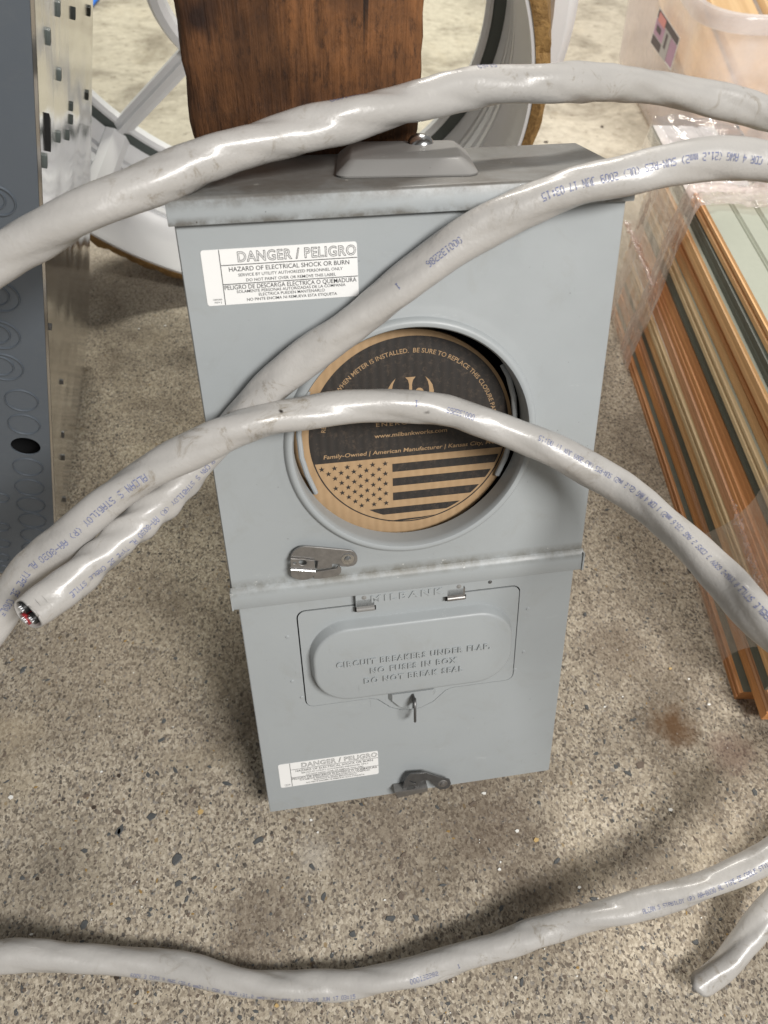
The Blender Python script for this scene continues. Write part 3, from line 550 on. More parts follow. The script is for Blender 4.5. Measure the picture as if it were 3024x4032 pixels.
PA, PB, PC_, PD, PE = pts(SEG_A), pts(SEG_B), pts(SEG_C), pts(SEG_D, 1), pts(SEG_E, 1)
V = lambda *a: (np.array(a, float), .0108)
def off(p, *d): return (p[0] + np.array(d), .0108)
ctrl = list(PB)
ctrl += [off(PB[-1], .085, -.004, -.012), off(PB[-1], .165, .012, -.005), V(*(PA[-1][0] * .5 + PB[-1][0] * .5 + np.array([.215, .03, .0]))), off(PA[-1], .15, .01, -.04), off(PA[-1], .075, .0, -.016)]
ctrl += PA[::-1]
ctrl += [off(PA[0], -.055, -.02, -.03), off(PA[0], -.115, -.055, -.095), V(*(PA[0][0] * .5 + PC_[0][0] * .5 + np.array([-.155, -.07, -.02]))), off(PC_[0], -.085, -.075, .00), off(PC_[0], -.032, -.034, -.012)]
ctrl += PC_
ctrl += [off(PC_[-1], .055, -.045, -.035), off(PC_[-1], .115, -.11, -.09), V(*(PC_[-1][0] * .5 + PD[-1][0] * .5 + np.array([.20, -.06, -.03]))), off(PD[-1], .13, .045, .03), off(PD[-1], .055, .022, .010)]
ctrl += PD[::-1]
ctrl += [off(PD[0], -.07, -.012, -.004), off(PD[0], -.17, -.09, -.012), V(-.50, -.50, .013), V(-.36, -.78, .0112), V(0, -.92, .0112), V(.36, -.86, .0112), V(.56, -.62, .013), V(.58, -.36, .03), off(PE[-1], .16, .055, .022), off(PE[-1], .06, .032, .012)]
ctrl += PE[::-1]
CP = np.array([c[0] for c in ctrl]); CRd = np.array([c[1] for c in ctrl])
def spline(P, step):
    out = []; L = len(P)
    d = np.concatenate([[0], np.cumsum(np.maximum(np.linalg.norm(np.diff(P[:, :3], axis=0), axis=1), 1e-6) ** .5)])
    for i in range(L - 1):
        p0, p1, p2, p3 = P[max(i - 1, 0)], P[i], P[i + 1], P[min(i + 2, L - 1)]
        t0, t1, t2, t3 = d[i] - 1e-3 if i == 0 else d[i - 1], d[i], d[i + 1], d[i + 1] + 1e-3 if i + 2 >= L else d[i + 2]
        n = max(2, int(np.linalg.norm(p2[:3] - p1[:3]) / step))
        for k in range(n):
            t = t1 + (t2 - t1) * k / n
            a1 = (t1 - t) / (t1 - t0) * p0 + (t - t0) / (t1 - t0) * p1; a2 = (t2 - t) / (t2 - t1) * p1 + (t - t1) / (t2 - t1) * p2; a3 = (t3 - t) / (t3 - t2) * p2 + (t - t2) / (t3 - t2) * p3
            b1 = (t2 - t) / (t2 - t0) * a1 + (t - t0) / (t2 - t0) * a2; b2 = (t3 - t) / (t3 - t1) * a2 + (t - t1) / (t3 - t1) * a3
            out.append((t2 - t) / (t2 - t1) * b1 + (t - t1) / (t2 - t1) * b2)
    out.append(P[-1]); return np.array(out)
S4 = spline(np.hstack([CP, CRd[:, None]]), .0025)
for _ in range(6): S4[1:-1] = .25 * S4[:-2] + .5 * S4[1:-1] + .25 * S4[2:]
CL, RD = S4[:, :3], S4[:, 3]; NS = len(CL)
TT = np.gradient(CL, axis=0); TT /= np.linalg.norm(TT, axis=1)[:, None]
NN = np.zeros_like(CL); n0 = np.cross(TT[0], [0, 0, 1]); NN[0] = n0 / np.linalg.norm(n0)
for i in range(1, NS):
    n0 = NN[i - 1] - TT[i] * (NN[i - 1] @ TT[i]); NN[i] = n0 / np.linalg.norm(n0)
BB = np.cross(TT, NN)
SS = np.concatenate([[0], np.cumsum(np.linalg.norm(np.diff(CL, axis=0), axis=1))])
idxB = int(np.argmin(np.linalg.norm(CL - PB[3][0], axis=1)))
def radius(s, phi, r0):
    tw = 2 * math.pi * s / .215 + .9 * np.sin(s * 9) 
    r_ = r0 * (1 + .066 * np.cos(2 * (phi - tw)) + .125 * (np.abs(np.cos(1.5 * (phi - .9 * tw) + .5)) ** .8 - .62) + .024 * np.sin(s * 70 + 2 * phi) * np.sin(s * 23) + .020 * np.sin(s * 113 + phi * 3 + 2 * np.sin(s * 31)) + .010 * np.sin(s * 210 - phi * 2 + 3 * np.sin(s * 47)))
    dent = np.exp(-((s - SS[idxB]) / .045) ** 2); r_ = r_ * (1 + dent * .11 * np.sin(s * 300 + 3 * np.sin(phi * 2)) * np.cos(phi - 1))
    return r_
NA = 32; ph = np.linspace(0, 2 * math.pi, NA, endpoint=False)
RAD = radius(SS[:, None], ph[None, :], RD[:, None])
VV = CL[:, None, :] + RAD[:, :, None] * (np.cos(ph)[None, :, None] * NN[:, None, :] + np.sin(ph)[None, :, None] * BB[:, None, :])
for q in range(NA):                                            # both ends were sawn at a slant
    d0 = VV[0, q] - CL[0]; f_ = CPOS - CL[0]; f_ = f_ / np.linalg.norm(f_); VV[0, q] += TT[0] * (d0 @ f_) * .28
    d1 = VV[-1, q] - CL[-1]; VV[-1, q] += TT[-1] * d1[2] * 1.15; VV[-2, q] += TT[-1] * (VV[-2, q] - CL[-2])[2] * .8; VV[-3, q] += TT[-1] * (VV[-3, q] - CL[-3])[2] * .5; VV[-4, q] += TT[-1] * (VV[-4, q] - CL[-4])[2] * .3
mb = MB(); mb.v = [tuple(map(float, p)) for p in VV.reshape(-1, 3)]
mb.f = [(i * NA + q, i * NA + (q + 1) % NA, (i + 1) * NA + (q + 1) % NA, (i + 1) * NA + q) for i in range(NS - 1) for q in range(NA)]
def cut_end(i, sgn):                                            # jacket wall turning in at a cut end
    base = i * NA; b = len(mb.v); c = CL[i]
    for dep, k in ((0, .90), (.02, .88)):
        mb.v += [tuple(map(float, c + k * (VV[i, q] - c) - sgn * TT[i] * dep)) for q in range(NA)]
    for q in range(NA):
        j = (q + 1) % NA; mb.f += [(base + q, base + j, b + j, b + q), (b + q, b + j, b + NA + j, b + NA + q)]
cut_end(0, -1); cut_end(NS - 1, 1); mb.m = [0] * len(mb.f)
cable = empty('cable_coil', Matrix.Identity(4), 'loosely coiled thick light grey electrical cable looping across the meter box and over the concrete', 'cable')
mb.build('jacket', M['pvc'], cable, smooth=180)
for i, sg in ((0, -1), (NS - 1, 1)):
    ins = .0005 if i == 0 else -.009
    mb = MB(); fc = CL[i] - sg * TT[i] * (.0065 if i == 0 else .014); k_ = 24
    mb.add([fc] + [fc + .0094 * (math.cos(a) * NN[i] + math.sin(a) * BB[i]) for a in np.linspace(0, 2 * math.pi, k_, endpoint=False)], [(0, 1 + q, 1 + (q + 1) % k_) for q in range(k_)])
    mb.add([fc - sg * TT[i] * .004 + .0094 * (math.cos(a) * NN[i] + math.sin(a) * BB[i]) for a in np.linspace(0, 2 * math.pi, k_, endpoint=False)], [tuple(range(k_))]); mb.build('dark_disc', M['blackwire'], cable, smooth=0)  # black disc added inside the jacket so the cut end reads dark
    for k, (ang, mat, rr0, nm) in enumerate(((1.9, 'redwire', .0040, 'conductor'), (4.0, 'blackwire', .0040, 'conductor'), (.0, 'blackwire', .0036, 'conductor'))):
        c = CL[i] + .0046 * (math.cos(ang) * NN[i] + math.sin(ang) * BB[i]); e = sg * TT[i]
        mb = MB(); mb.tube([c - e * .018, c - e * .012, c + e * ((.0015 if k == 0 else 0) + ins)], rr0, 14); w = mb.build(nm, M[mat], cable, smooth=60)
        mb = MB(); tip = c + e * ((.0015 if k == 0 else 0) + ins)
        for q in range(7):
            o_ = np.zeros(3) if q == 6 else .0016 * (math.cos(q * 1.047) * NN[i] + math.sin(q * 1.047) * BB[i])
            mb.tube([tip + o_ - e * .004, tip + o_ + e * .0008], .00078, 8)
        mb.build('strands', M['alu'], w, smooth=60)
FONT = {c: r_.split('/') for c, r_ in {'A': '01110/10001/10001/11111/10001/10001/10001', 'B': '11110/10001/11110/10001/10001/10001/11110', 'C': '01111/10000/10000/10000/10000/10000/01111', 'D': '11110/10001/10001/10001/10001/10001/11110', 'E': '11111/10000/11110/10000/10000/10000/11111', 'G': '01111/10000/10000/10011/10001/10001/01111', 'H': '10001/10001/11111/10001/10001/10001/10001', 'I': '01110/00100/00100/00100/00100/00100/01110', 'J': '00011/00001/00001/00001/00001/10001/01110', 'L': '10000/10000/10000/10000/10000/10000/11111', 'N': '10001/11001/10101/10101/10011/10001/10001', 'O': '01110/10001/10001/10001/10001/10001/01110', 'P': '11110/10001/10001/11110/10000/10000/10000', 'R': '11110/10001/10001/11110/10100/10010/10001', 'S': '01111/10000/10000/01110/00001/00001/11110', 'T': '11111/00100/00100/00100/00100/00100/00100', 'U': '10001/10001/10001/10001/10001/10001/01110', 'V': '10001/10001/10001/01010/01010/00100/00100', 'W': '10001/10001/10001/10101/10101/11011/10001', 'X': '10001/01010/00100/00100/00100/01010/10001', 'Y': '10001/01010/00100/00100/00100/00100/00100', 'Q': '01110/10001/10001/10001/10101/10010/01101', '0': '01110/10001/10001/10001/10001/10001/01110', '1': '00100/01100/00100/00100/00100/00100/01110', '2': '11110/00001/00001/01110/10000/10000/11111', '3': '11110/00001/00001/01110/00001/00001/11110', '4': '00010/00110/01010/10010/11111/00010/00010', '5': '11111/10000/11110/00001/00001/00001/11110', '6': '01110/10000/10000/11110/10001/10001/01110', '7': '11111/00001/00010/00010/00100/00100/00100', '8': '01110/10001/10001/01110/10001/10001/01110', '9': '01110/10001/10001/01111/00001/00001/01110', 'm': '00000/00000/11011/10101/10101/10101/10101', '(': '00010/00100/01000/01000/01000/00100/00010', ')': '01000/00100/00010/00010/00010/00100/01000', '-': '00000/00000/00000/11111/00000/00000/00000', '.': '00000/00000/00000/00000/00000/01100/01100', ':': '00000/01100/01100/00000/01100/01100/00000', ' ': '00000/00000/00000/00000/00000/00000/00000'}.items()}
def cable_text(mb, body, anchor, lo, hi, lean, adv=.00262, ht=.0040, end=None):
    """dot-matrix print running towards decreasing arc length; anchor = spot where it starts, lean = angle off the facing line"""
    s0 = SS[lo + int(np.argmin(np.linalg.norm(CL[lo:hi] - anchor, axis=1)))] if anchor is not None else 0
    if end is not None:
        s1 = SS[lo + int(np.argmin(np.linalg.norm(CL[lo:hi] - end, axis=1)))]
        if anchor is None: s0 = s1 + adv * len(body)
        else: adv = (s0 - s1) / len(body)
    cw = adv / 6.0; rh = ht / 7.0
    for ci, chh in enumerate(body):
        for row, bits in enumerate(FONT[chh]):
            for q, bt in enumerate(bits):
                if bt == '0' or rng.random() < .05: continue
                sc_ = s0 - (ci * 6 + q) * cw
                i = int(np.clip(np.searchsorted(SS, sc_) - 1, 1, NS - 2))
                tc = CPOS - CL[i]; a_f = math.atan2(tc @ BB[i], tc @ NN[i]); r0 = RD[i]
                P = []
                for ds, dr in ((0, 0), (-cw * .9, 0), (-cw * .9, .9), (0, .9)):
                    s = sc_ + ds; i2 = int(np.clip(np.searchsorted(SS, s) - 1, 1, NS - 2)); f = (s - SS[i2]) / (SS[i2 + 1] - SS[i2])
                    # glyph up is n x a with a = -T : pick the sense that keeps the print unmirrored
                    phi = a_f + lean - (row + dr - 3.5) * rh / r0
                    c = CL[i2] * (1 - f) + CL[i2 + 1] * f; r_ = radius(s, phi, r0) + .00022
                    P.append(c + r_ * (math.cos(phi) * NN[i2] + math.sin(phi) * BB[i2]))
                mb.add(P, [(0, 1, 2, 3)])
def rng_idx(P): 
    a = [int(np.argmin(np.linalg.norm(CL - p[0], axis=1))) for p in (P[0], P[-1])]; return min(a) - 30 if min(a) > 30 else 0, min(NS, max(a) + 60)
iB, iA, iC, iD = rng_idx(PB), rng_idx(PA), rng_idx(PC_), rng_idx(PD)
LINE = 'ALCAN S STABILOY (R) AA-8030 AL TYPE SE CABLE STYLE R XHHW-2 600V 3 CDRS 2 AWG (33.6 mm2) 1 CDR 4 AWG (21.2 mm2) SUN-RES (UL) 2009 JUN 17 03:15'
mb = MB()
at_ = lambda seg, k: seg[k][0]
cable_text(mb, '1 CDR 4 AWG (21.2 mm2) SUN-RES (UL) 2009 JUN 17 03:15', None, iB[0], iB[1] + 40, -.08, .00252, .0042, end=at(2108, 806, .43))
cable_text(mb, '000132286', at(1818, 965, .43), *iB, -.05, .0026, .0042); cable_text(mb, '1', at(1580, 1130, .44), *iB, -.1)
cable_text(mb, 'ALCAN S STABILOY (R) AA-8030 AL TYPE SE CABLE STYLE', at(815, 1780, .474), *iB, .62, .00272, .0038, end=at(225, 2335, .452))
cable_text(mb, 'CABLE STYLE R XHHW-2 600V 3 CDRS 2 AWG (33.6 mm2) 1 CDR 4 AWG (21.2 mm2) SUN-RES (UL) 2009 JUN 17 03:15', at(3020, 2460, .425), *iC, -.30, .00225, .0036, end=at(2100, 1735, .495))
cable_text(mb, '000132285', at(1860, 1640, .49), *iC, -.10, .0022, .0036); cable_text(mb, '1', at(1633, 1600, .48), *iC, -.2)
cable_text(mb, 'ALCAN S STABILOY (R) AA-8030 AL TYPE SE CABLE', at(592, 1860, .455), *iC, .10, .0026, .0042, end=at(8, 2400, .475))
cable_text(mb, '600V 3 CDRS 2 AWG (33.6 mm2) 1 CDR 4 AWG (21.2 mm2) SUN-RES (UL) 2009 JUN 17 03:15', floor_at(530, 3786, .015), *iD, -1.02, .0026, .0038, end=floor_at(1400, 3873, .0115))
cable_text(mb, '000132282', floor_at(1612, 3830, .015), *iD, -.62, .0026, .0038); cable_text(mb, '1', floor_at(1795, 3780, .02), *iD, -.5)
cable_text(mb, 'ALCAN S STABILOY (R) AA-8030 AL TYPE SE CABLE STYLE', floor_at(2520, 3564, .056), *iD, -.50, .0026, .0038, end=floor_at(3016, 3375, .088))
cable_text(mb, '03:15', at(1860, 345, .465), *iA, 1.25); cable_text(mb, '000132284', at(1310, 480, .43), *iA, 1.25)
mb.build('printing', M['blueink'], cable, smooth=0, recalc=False)
# ------------------------------------------------------------------ post behind the box
mb = MB(); nz = 150; px0, px1, py0, py1 = -.1195, .0235, .1745, .300
sec = rrect(px0, px1, py0, py1, .007, 3); K = len(sec)
zs = list(np.linspace(0, 1.35, nz)); vs = []
wob = rng.normal(0, .0008, (nz, K)); wob = (wob + np.roll(wob, 1, 0) + np.roll(wob, 1, 1)) * .55
cxp, cyp = (px0 + px1) / 2, (py0 + py1) / 2
for i, z in enumerate(zs):
    for k, (x, y) in enumerate(sec):
        e = wob[i, k] + .0005 * math.sin(z * 17 + k * .4); dx, dy = (x - cxp), (y - cyp); l = math.hypot(dx, dy)
        y2 = max(y + e * dy / l, .1742); vs.append((x + e * dx / l, y2, z))
mb.add(vs, [(i * K + q, i * K + (q + 1) % K, (i + 1) * K + (q + 1) % K, (i + 1) * K + q) for i in range(nz - 1) for q in range(K)] + [tuple(range(K - 1, -1, -1)), tuple((nz - 1) * K + q for q in range(K))])
tag(mb.build('wooden_post', M['post'], smooth=50), 'rough dark brown stained wooden post standing behind the meter box', 'post')
# ------------------------------------------------------------------ round window leaning behind the post
WC = np.array([-.070, .775, .400]); el, az = -.302, -.243; R1, R2, WDp = .299, .345, .171
wn = np.array([math.cos(el) * math.sin(az), -math.cos(el) * math.cos(az), math.sin(el)])
wx = np.cross([0, 0, 1], wn); wx /= np.linalg.norm(wx); wy = np.cross(wn, wx)
win = empty('round_window', frame(wx, wy, wn, WC), 'round white window frame with sunburst bars leaning on the floor behind the post', 'window')
W_ = lambda x, y, z: (x, y, z)
def ringp(name, prof, mat, n=120, parent=win): 
    mb = MB(); mb.lathe(prof + [prof[0]], n, W_); return mb.build(name, M[mat], parent, smooth=35)
ringp('glazing_bead', [(R1 - .007, -.004), (R1 - .007, .006), (R1 - .002, .010), (R1 + .002, .010), (R1 + .002, -.004)], 'offwhite')
ringp('gasket', [(R1 + .002, -.004), (R1 + .002, .008), (R1 + .008, .012), (R1 + .017, .012), (R1 + .017, -.004)], 'gasket')
fr = [(R1 + .017, -.01), (R1 + .017, .022), (R1 + .019, .026)]
zz = .026; r_ = R1 + .019
for st_, gap in ((.016, .005), (.007, .005), (.014, .009), (.008, .006)):
    zz += st_; r_ += .0018; fr += [(r_, zz), (r_ + .0062, zz + .001), (r_ + .0062, zz + gap), (r_ + .0005, zz + gap + .002)]; zz += gap + .001
fr += [(R2 - .004, WDp - .045), (R2 - .002, WDp - .006), (R2, WDp), (R2 + .004, WDp), (R2 + .004, -.01)]
ringp('frame', fr, 'offwhite', 160)
mb = MB(); nj = 220; prof = [(R2 + .0042, WDp + .001), (R2 + .012, WDp + .002), (R2 + .018, WDp - .002), (R2 + .018, .05), (R2 + .0042, .05)]; m_ = len(prof); vs = []
for i in range(nj):
    a = 2 * math.pi * i / nj
    for q, (r1_, z1_) in enumerate(prof):
        j_ = rng.normal(0, .0014) if q in (1, 2) else 0; vs.append(((r1_ + j_) * math.cos(a), (r1_ + j_) * math.sin(a), z1_ + j_))
mb.add(vs, [(i * m_ + q, ((i + 1) % nj) * m_ + q, ((i + 1) % nj) * m_ + (q + 1) % m_, i * m_ + (q + 1) % m_) for i in range(nj) for q in range(m_)]); mb.build('jamb', M['jamb'], win, smooth=30)
ringp('outer_trim', [(R2 + .019, -.012), (R2 + .019, .05), (R2 + .024, .054), (R2 + .040, .050), (R2 + .052, .030), (R2 + .052, -.012)], 'offwhite', 140)
mb = MB(); mb.lathe([(.0001, .0), (R1, .0), (R1, -.004), (.0001, -.004)], 100, W_); mb.build('glass_pane', M['glass'], win, smooth=0)
HR = .107
ringp('hub_ring', [(HR - .004, 0.001), (HR - .004, .010), (HR + .002, .016), (HR + .012, .016), (HR + .018, .010), (HR + .018, .001)], 'offwhite', 72)
pm = plane_at(470, 505, WC, wn) - WC; a_m = math.atan2(pm @ wy, pm @ wx)
for k in (0, 60, 180, 240):
    a = a_m + R(k); c_, s_ = math.cos(a), math.sin(a)
    sec = [(-.013, .001), (-.013, .009), (-.006, .011), (-.004, .017), (.004, .017), (.006, .011), (.013, .009), (.013, .001)]
    mb = MB(); n_ = len(sec); vs = [(x * c_ - y * s_, x * s_ + y * c_, z) for x in (HR + .012, R1 + .016) for y, z in sec]
    mb.add(vs, [(i, (i + 1) % n_, (i + 1) % n_ + n_, i + n_) for i in range(n_)] + [tuple(range(n_)), tuple(range(2 * n_ - 1, n_ - 1, -1))]); mb.build('glazing_bar', M['offwhite'], win, smooth=30)
c_, s_ = math.cos(a_m), math.sin(a_m); sec = [(-.019, 0), (-.019, .006), (-.009, .013), (.009, .013), (.019, .006), (.019, 0)]
mb = MB(); n_ = len(sec); vs = []
for rr0, z in ((R1 + .018, .015), (R1 + .024, .065), (R1 + .034, .115)):
    vs += [((rr0 - h) * c_ - y * s_, (rr0 - h) * s_ + y * c_, z) for y, h in sec]
mb.add(vs, [(l * n_ + i, l * n_ + (i + 1) % n_, (l + 1) * n_ + (i + 1) % n_, (l + 1) * n_ + i) for l in (0, 1) for i in range(n_)] + [tuple(range(n_)), tuple(range(3 * n_ - 1, 2 * n_ - 1, -1))]); mb.build('joint_cover', M['offwhite'], win, smooth=30)
# ------------------------------------------------------------------ electrical panel on the left
P0 = floor_at(225, 2260); up = -np.array([-.2643, .1046, -.9587]); up /= np.linalg.norm(up)
e1 = floor_at(335, 1450) - P0; e1 -= up * (e1 @ up); e1 /= np.linalg.norm(e1); ex = np.cross(e1, up)      # ex points right
pn = empty('electrical_panel', frame(ex, e1, up, P0), 'dark grey electrical enclosure with knockouts and a shiny galvanised back at left edge', 'electrical panel')
PDp, PH, PWd = .395, .90, .14
def pl(px, py):
    q = plane_at(px, py, P0, e1) - P0; return q @ ex, q @ up
h_ = pl(101, 1758); hx, hz = h_
mb = MB(); rh = .0122
patch = [(hx - .03, hz - .03), (hx + .021, hz - .03), (hx + .021, hz + .03), (hx - .03, hz + .03)]
circ = [(hx + rh * math.cos(a), hz + rh * math.sin(a)) for a in np.linspace(0, 2 * math.pi, 36, endpoint=False)]
FP = lambda a, b, y: (a, y, b)
mb.prism([(-PWd, .0), (-.0012, .0), (-.0012, PH), (-PWd, PH)], 0, .0014, FP, holes=[circ])
mb.box(-PWd, -PWd + .0014, .0014, PDp, 0, PH); mb.box(-PWd + .0014, -.0014, .0014, PDp, 0, .0014); mb.box(-PWd + .0014, -.0014, .0014, PDp, PH - .0014, PH); mb.box(-PWd + .0014, -.0014, PDp - .0014, PDp, .0014, PH - .0014)
mb.build('enclosure', M['paint_panel'], pn, smooth=30)
mb = MB(); mb.box(-.10, -.004, .03, .031, .02, PH - .02); mb.build('black_backing', M['dark'], pn, smooth=0)  # black sheet added behind the open knockout to stand for its inner shade
mb = MB(); ny, nzp = 40, 90; vs = [(.0012 + .0005 * math.sin(j * .7 + i * .2) * math.sin(i * .31), PDp * i / ny, PH * j / nzp) for i in range(ny + 1) for j in range(nzp + 1)]
fs = [(i * (nzp + 1) + j, (i + 1) * (nzp + 1) + j, (i + 1) * (nzp + 1) + j + 1, i * (nzp + 1) + j + 1) for i in range(ny) for j in range(nzp)]; nb = len(vs)
mb.add(vs, fs); mb.add([(-.0010, 0, 0), (-.0010, PDp, 0), (-.0010, PDp, PH), (-.0010, 0, PH)], [(0, 1, 2, 3)])
mb.add([(.0010, 0, 0), (.0010, 0, PH), (-.001, 0, PH), (-.001, 0, 0)], [(0, 1, 2, 3)]); mb.add([(.0010, PDp, 0), (.0010, PDp, PH), (-.001, PDp, PH), (-.001, PDp, 0)], [(0, 1, 2, 3)])
mb.build('back_panel', M['galv'], pn, smooth=60)
def knock(cx, cz, r_, name='knockout', w=.00075):
    mb = MB(); mb.lathe([(r_ - w, .0001), (r_ - w * .4, -.0011), (r_ + w * .4, -.0011), (r_ + w, .0001)], 40, lambda x, y, z: (cx + x, z, cz + y)); mb.build(name, M['paint_trace'], pn, smooth=60)
for px, py in ((85, 1577), (95, 1671), (110, 1839), (116, 1919), (122, 1988), (128, 2049), (134, 2107), (138, 2160)): knock(*pl(px, py), .0126)
for px, py, r_ in ((-6, 1166, .0138), (0, 1318, .0138), (14, 1445, .0142), (-10, 790, .0105)):
    x, z = pl(px, py); knock(x, z, r_); knock(x - .003, z + .001, r_ * .72)
for px, py in ((2, 1960), (6, 2075), (10, 2140), (8, 2195), (12, 2240)): knock(*pl(px, py), .0075)
def bk(px, py):
    q = plane_at(px, py, P0, ex) - P0; return q @ e1, q @ up
for px, py, h, w in ((217, 30, .016, .007), (280, 50, .015, .006), (343, 40, .014, .010), (177, 140, .016, .007), (222, 289, .014, .007), (336, 372, .014, .010), (271, 416, .012, .006), (271, 468, .011, .008), (220, 535, .014, .006), (257, 530, .013, .006), (165, 630, .016, .006), (187, 1285, .008, .006), (235, 1502, .010, .004), (240, 1710, .016, .004), (306, 1693, .016, .004), (243, 1800, .015, .004), (248, 1965, .015, .004)):
    y, z = bk(px, py)
    if y > PDp - .004 or y < .004: y = min(max(y, .005), PDp - .006)
    mb = MB(); h *= .55; w *= .62; mb.box(.0005, .0032, y - w / 2, y + w / 2, z - h / 2, z + h / 2); mb.build('tab', M['dullzinc'] if py > 1200 else M['gasket'], pn, bevel=.0006, smooth=30)
y, z = bk(178, 515); mb = MB(); mb.prism([(y - .003, z + .014), (y + .004, z + .006), (y + .003, z - .009), (y + .000, z - .014)], .0008, .003, lambda a, b, d: (d, a, b)); mb.build('punched_slot', M['dark'], pn, smooth=0)
# ------------------------------------------------------------------ bundle of beadboards on the right
bA = floor_at(2928, 2817); bd = np.array([.15, .98869, 0]); bx = np.array([.98869, -.15, 0])
bun = empty('board_bundle', frame(bx, bd, (0, 0, 1), bA), 'stack of painted tongue and groove boards with orange wood edges, wrapped in clear film', 'board bundle')
TH = .0170; NBd = 16
def board(i, x0, y0, y1, z0, top, side, w=.090):
    mb = MB(); h = TH - .0008; tg = (.0026, .0003, .0010, .0003, .0005)[i % 5]
    g1, g2 = w * .33, w * .64
    sec = [(0, 0), (w, 0), (w, h * .35), (w + .006, h * .38), (w + .006, h * .60), (w, h * .63), (w, h - .001), (w - .001, h)]
    sec_top = []
    for g in (g2, g1): sec_top += [(g + .009, h), (g + .0075, h - .0026), (g + .0052, h - .0004), (g + .0048, h - .0004), (g + .0035, h - .0030), (g + .0020, h)]
    sec += sec_top + [(.003, h), (.0016, h - .0022), (0, h - .0026), (0, h * .62), (tg, h * .58), (tg, h * .36), (0, h * .32)]
    n_ = len(sec); ni = 2; 
    vs = []; segs = 10
    for k in range(segs + 1):
        y = y0 + (y1 - y0) * k / segs; bow = .0012 * math.sin(k / segs * 3.1 + i * 1.7)
        vs += [(x0 + x + bow, y, z0 + z) for x, z in sec]
    for k in range(segs):
        for q in range(n_):
            j = (q + 1) % n_; topf = 7 <= q < 20
            mb.add([vs[k * n_ + q], vs[k * n_ + j], vs[(k + 1) * n_ + j], vs[(k + 1) * n_ + q]], [(0, 1, 2, 3)], 0 if topf else 1)
    mb.add(vs[:n_], [tuple(range(n_))], 1); mb.add(vs[-n_:], [tuple(range(n_ - 1, -1, -1))], 1)
    o = mb.build('board', [top, side], bun, smooth=0, recalc=False)
    bm = bmesh.new(); bm.from_mesh(o.data); bmesh.ops.remove_doubles(bm, verts=bm.verts, dist=1e-5); bmesh.ops.recalc_face_normals(bm, faces=bm.faces); bm.to_mesh(o.data); bm.free(); return o
seq = [2, 0, 4, 'd', 1, 3, 4, 0, 0, 'd', 3, 1, 0, 1, 'd', 1]
for i in range(NBd):
    k = seq[i]; side = M['darksage'] if k == 'd' else woods[k]
    top = M['white'] if i in (4, 5, NBd - 2) else (M['darksage'] if i == 0 else M['sage'])
    y0 = rng.uniform(-.004, .006); y1 = rng.uniform(.66, .70); xx = rng.uniform(-.003, .003)
    if i == 0: y0 = .018; xx = -.004
    if i in (1, 2): y0 = -.012; xx = .006 
    if i == NBd - 2: y1 = .755; xx = .001
    if i == NBd - 3: y1 = .715; xx = -.004
    if i == NBd - 1: y1 = .545; xx = .002; y0 = .02
    board(i, xx, y0, y1, i * TH, top, side)
def wrap(name, y0, y1, x0, x1, z1, mat, ny=26, amp=.0022, slant=0):
    sec = []
    per = [(x0, .003), (x0, z1), (x1, z1), (x1, .003)]
    for a, b in zip(per[:-1], per[1:]):
        for s in np.linspace(0, 1, 22, endpoint=False): sec.append((a[0] + (b[0] - a[0]) * s, a[1] + (b[1] - a[1]) * s))
    sec.append(per[-1]); k = len(sec); mb = MB(); vs = []
    nz_ = rng.normal(0, 1, (ny + 1, k)); nz_ = (nz_ + np.roll(nz_, 1, 1) + np.roll(nz_, 2, 1) + np.roll(nz_, 1, 0)) / 2.2
    for i in range(ny + 1):
        for q, (x, z) in enumerate(sec):
            y = y0 + (y1 - y0) * i / ny + slant * (z - z1) + .004 * math.sin(q * .5) * (i in (0, ny))
            d = abs(nz_[i, q]) * amp; ox = -d if q < 22 else (d if q > 44 else 0); oz = d if 22 <= q <= 44 else 0
            vs.append((x + ox, y, z + oz))
    mb.add(vs, [(i * k + q, i * k + q + 1, (i + 1) * k + q + 1, (i + 1) * k + q) for i in range(ny) for q in range(k - 1)]); return mb.build(name, M[mat], bun, smooth=180, recalc=False)
ZT = NBd * TH
wrap('film_wrap', .53, .735, -.006, .104, ZT + .003, 'film', slant=-.12, amp=.0012)
wrap('film_wrap', -.03, .115, -.006, .104, ZT + .003, 'film', slant=-.33, amp=.0012)
wrap('film_band', .500, .550, -.0072, .1055, ZT + .0045, 'seam', 12, .0016, -.12); wrap('film_band', .63, .665, -.0045, .1035, ZT - TH + .0045, 'seam', 10, .0016, -.1)
def bl(px, py, x=-.009):
    q = plane_at(px, py, bA + bx * x, bx) - bA; return np.array([x, q @ bd, q[2]])
wa, wb = bl(2462, 870), bl(2572, 1130)
mb = MB(); mb.tube([wa * (1 - t) + wb * t + rng.normal(0, .0007, 3) for t in np.linspace(0, 1, 44)], [.0016 + .0011 * abs(math.sin(k * 1.9)) for k in range(44)], 8); mb.build('weld_seam', M['seam'], bun)
mb = MB(); ta, tb_ = bl(2890, 1990), bl(3010, 2370)
for k in range(90):
    t_ = k / 89; s_ = rng.uniform(.0015, .004); c0 = ta * (1 - t_) + tb_ * t_ + rng.normal(0, 1, 3) * [.0006, .0045, .0025]
    mb.add([c0 + rng.normal(0, s_, 3) * [.3, 1, 1] for _ in range(4)], [(0, 1, 2, 3)])
mb.build('crinkled_tape', M['seam'], bun, smooth=0, recalc=False)
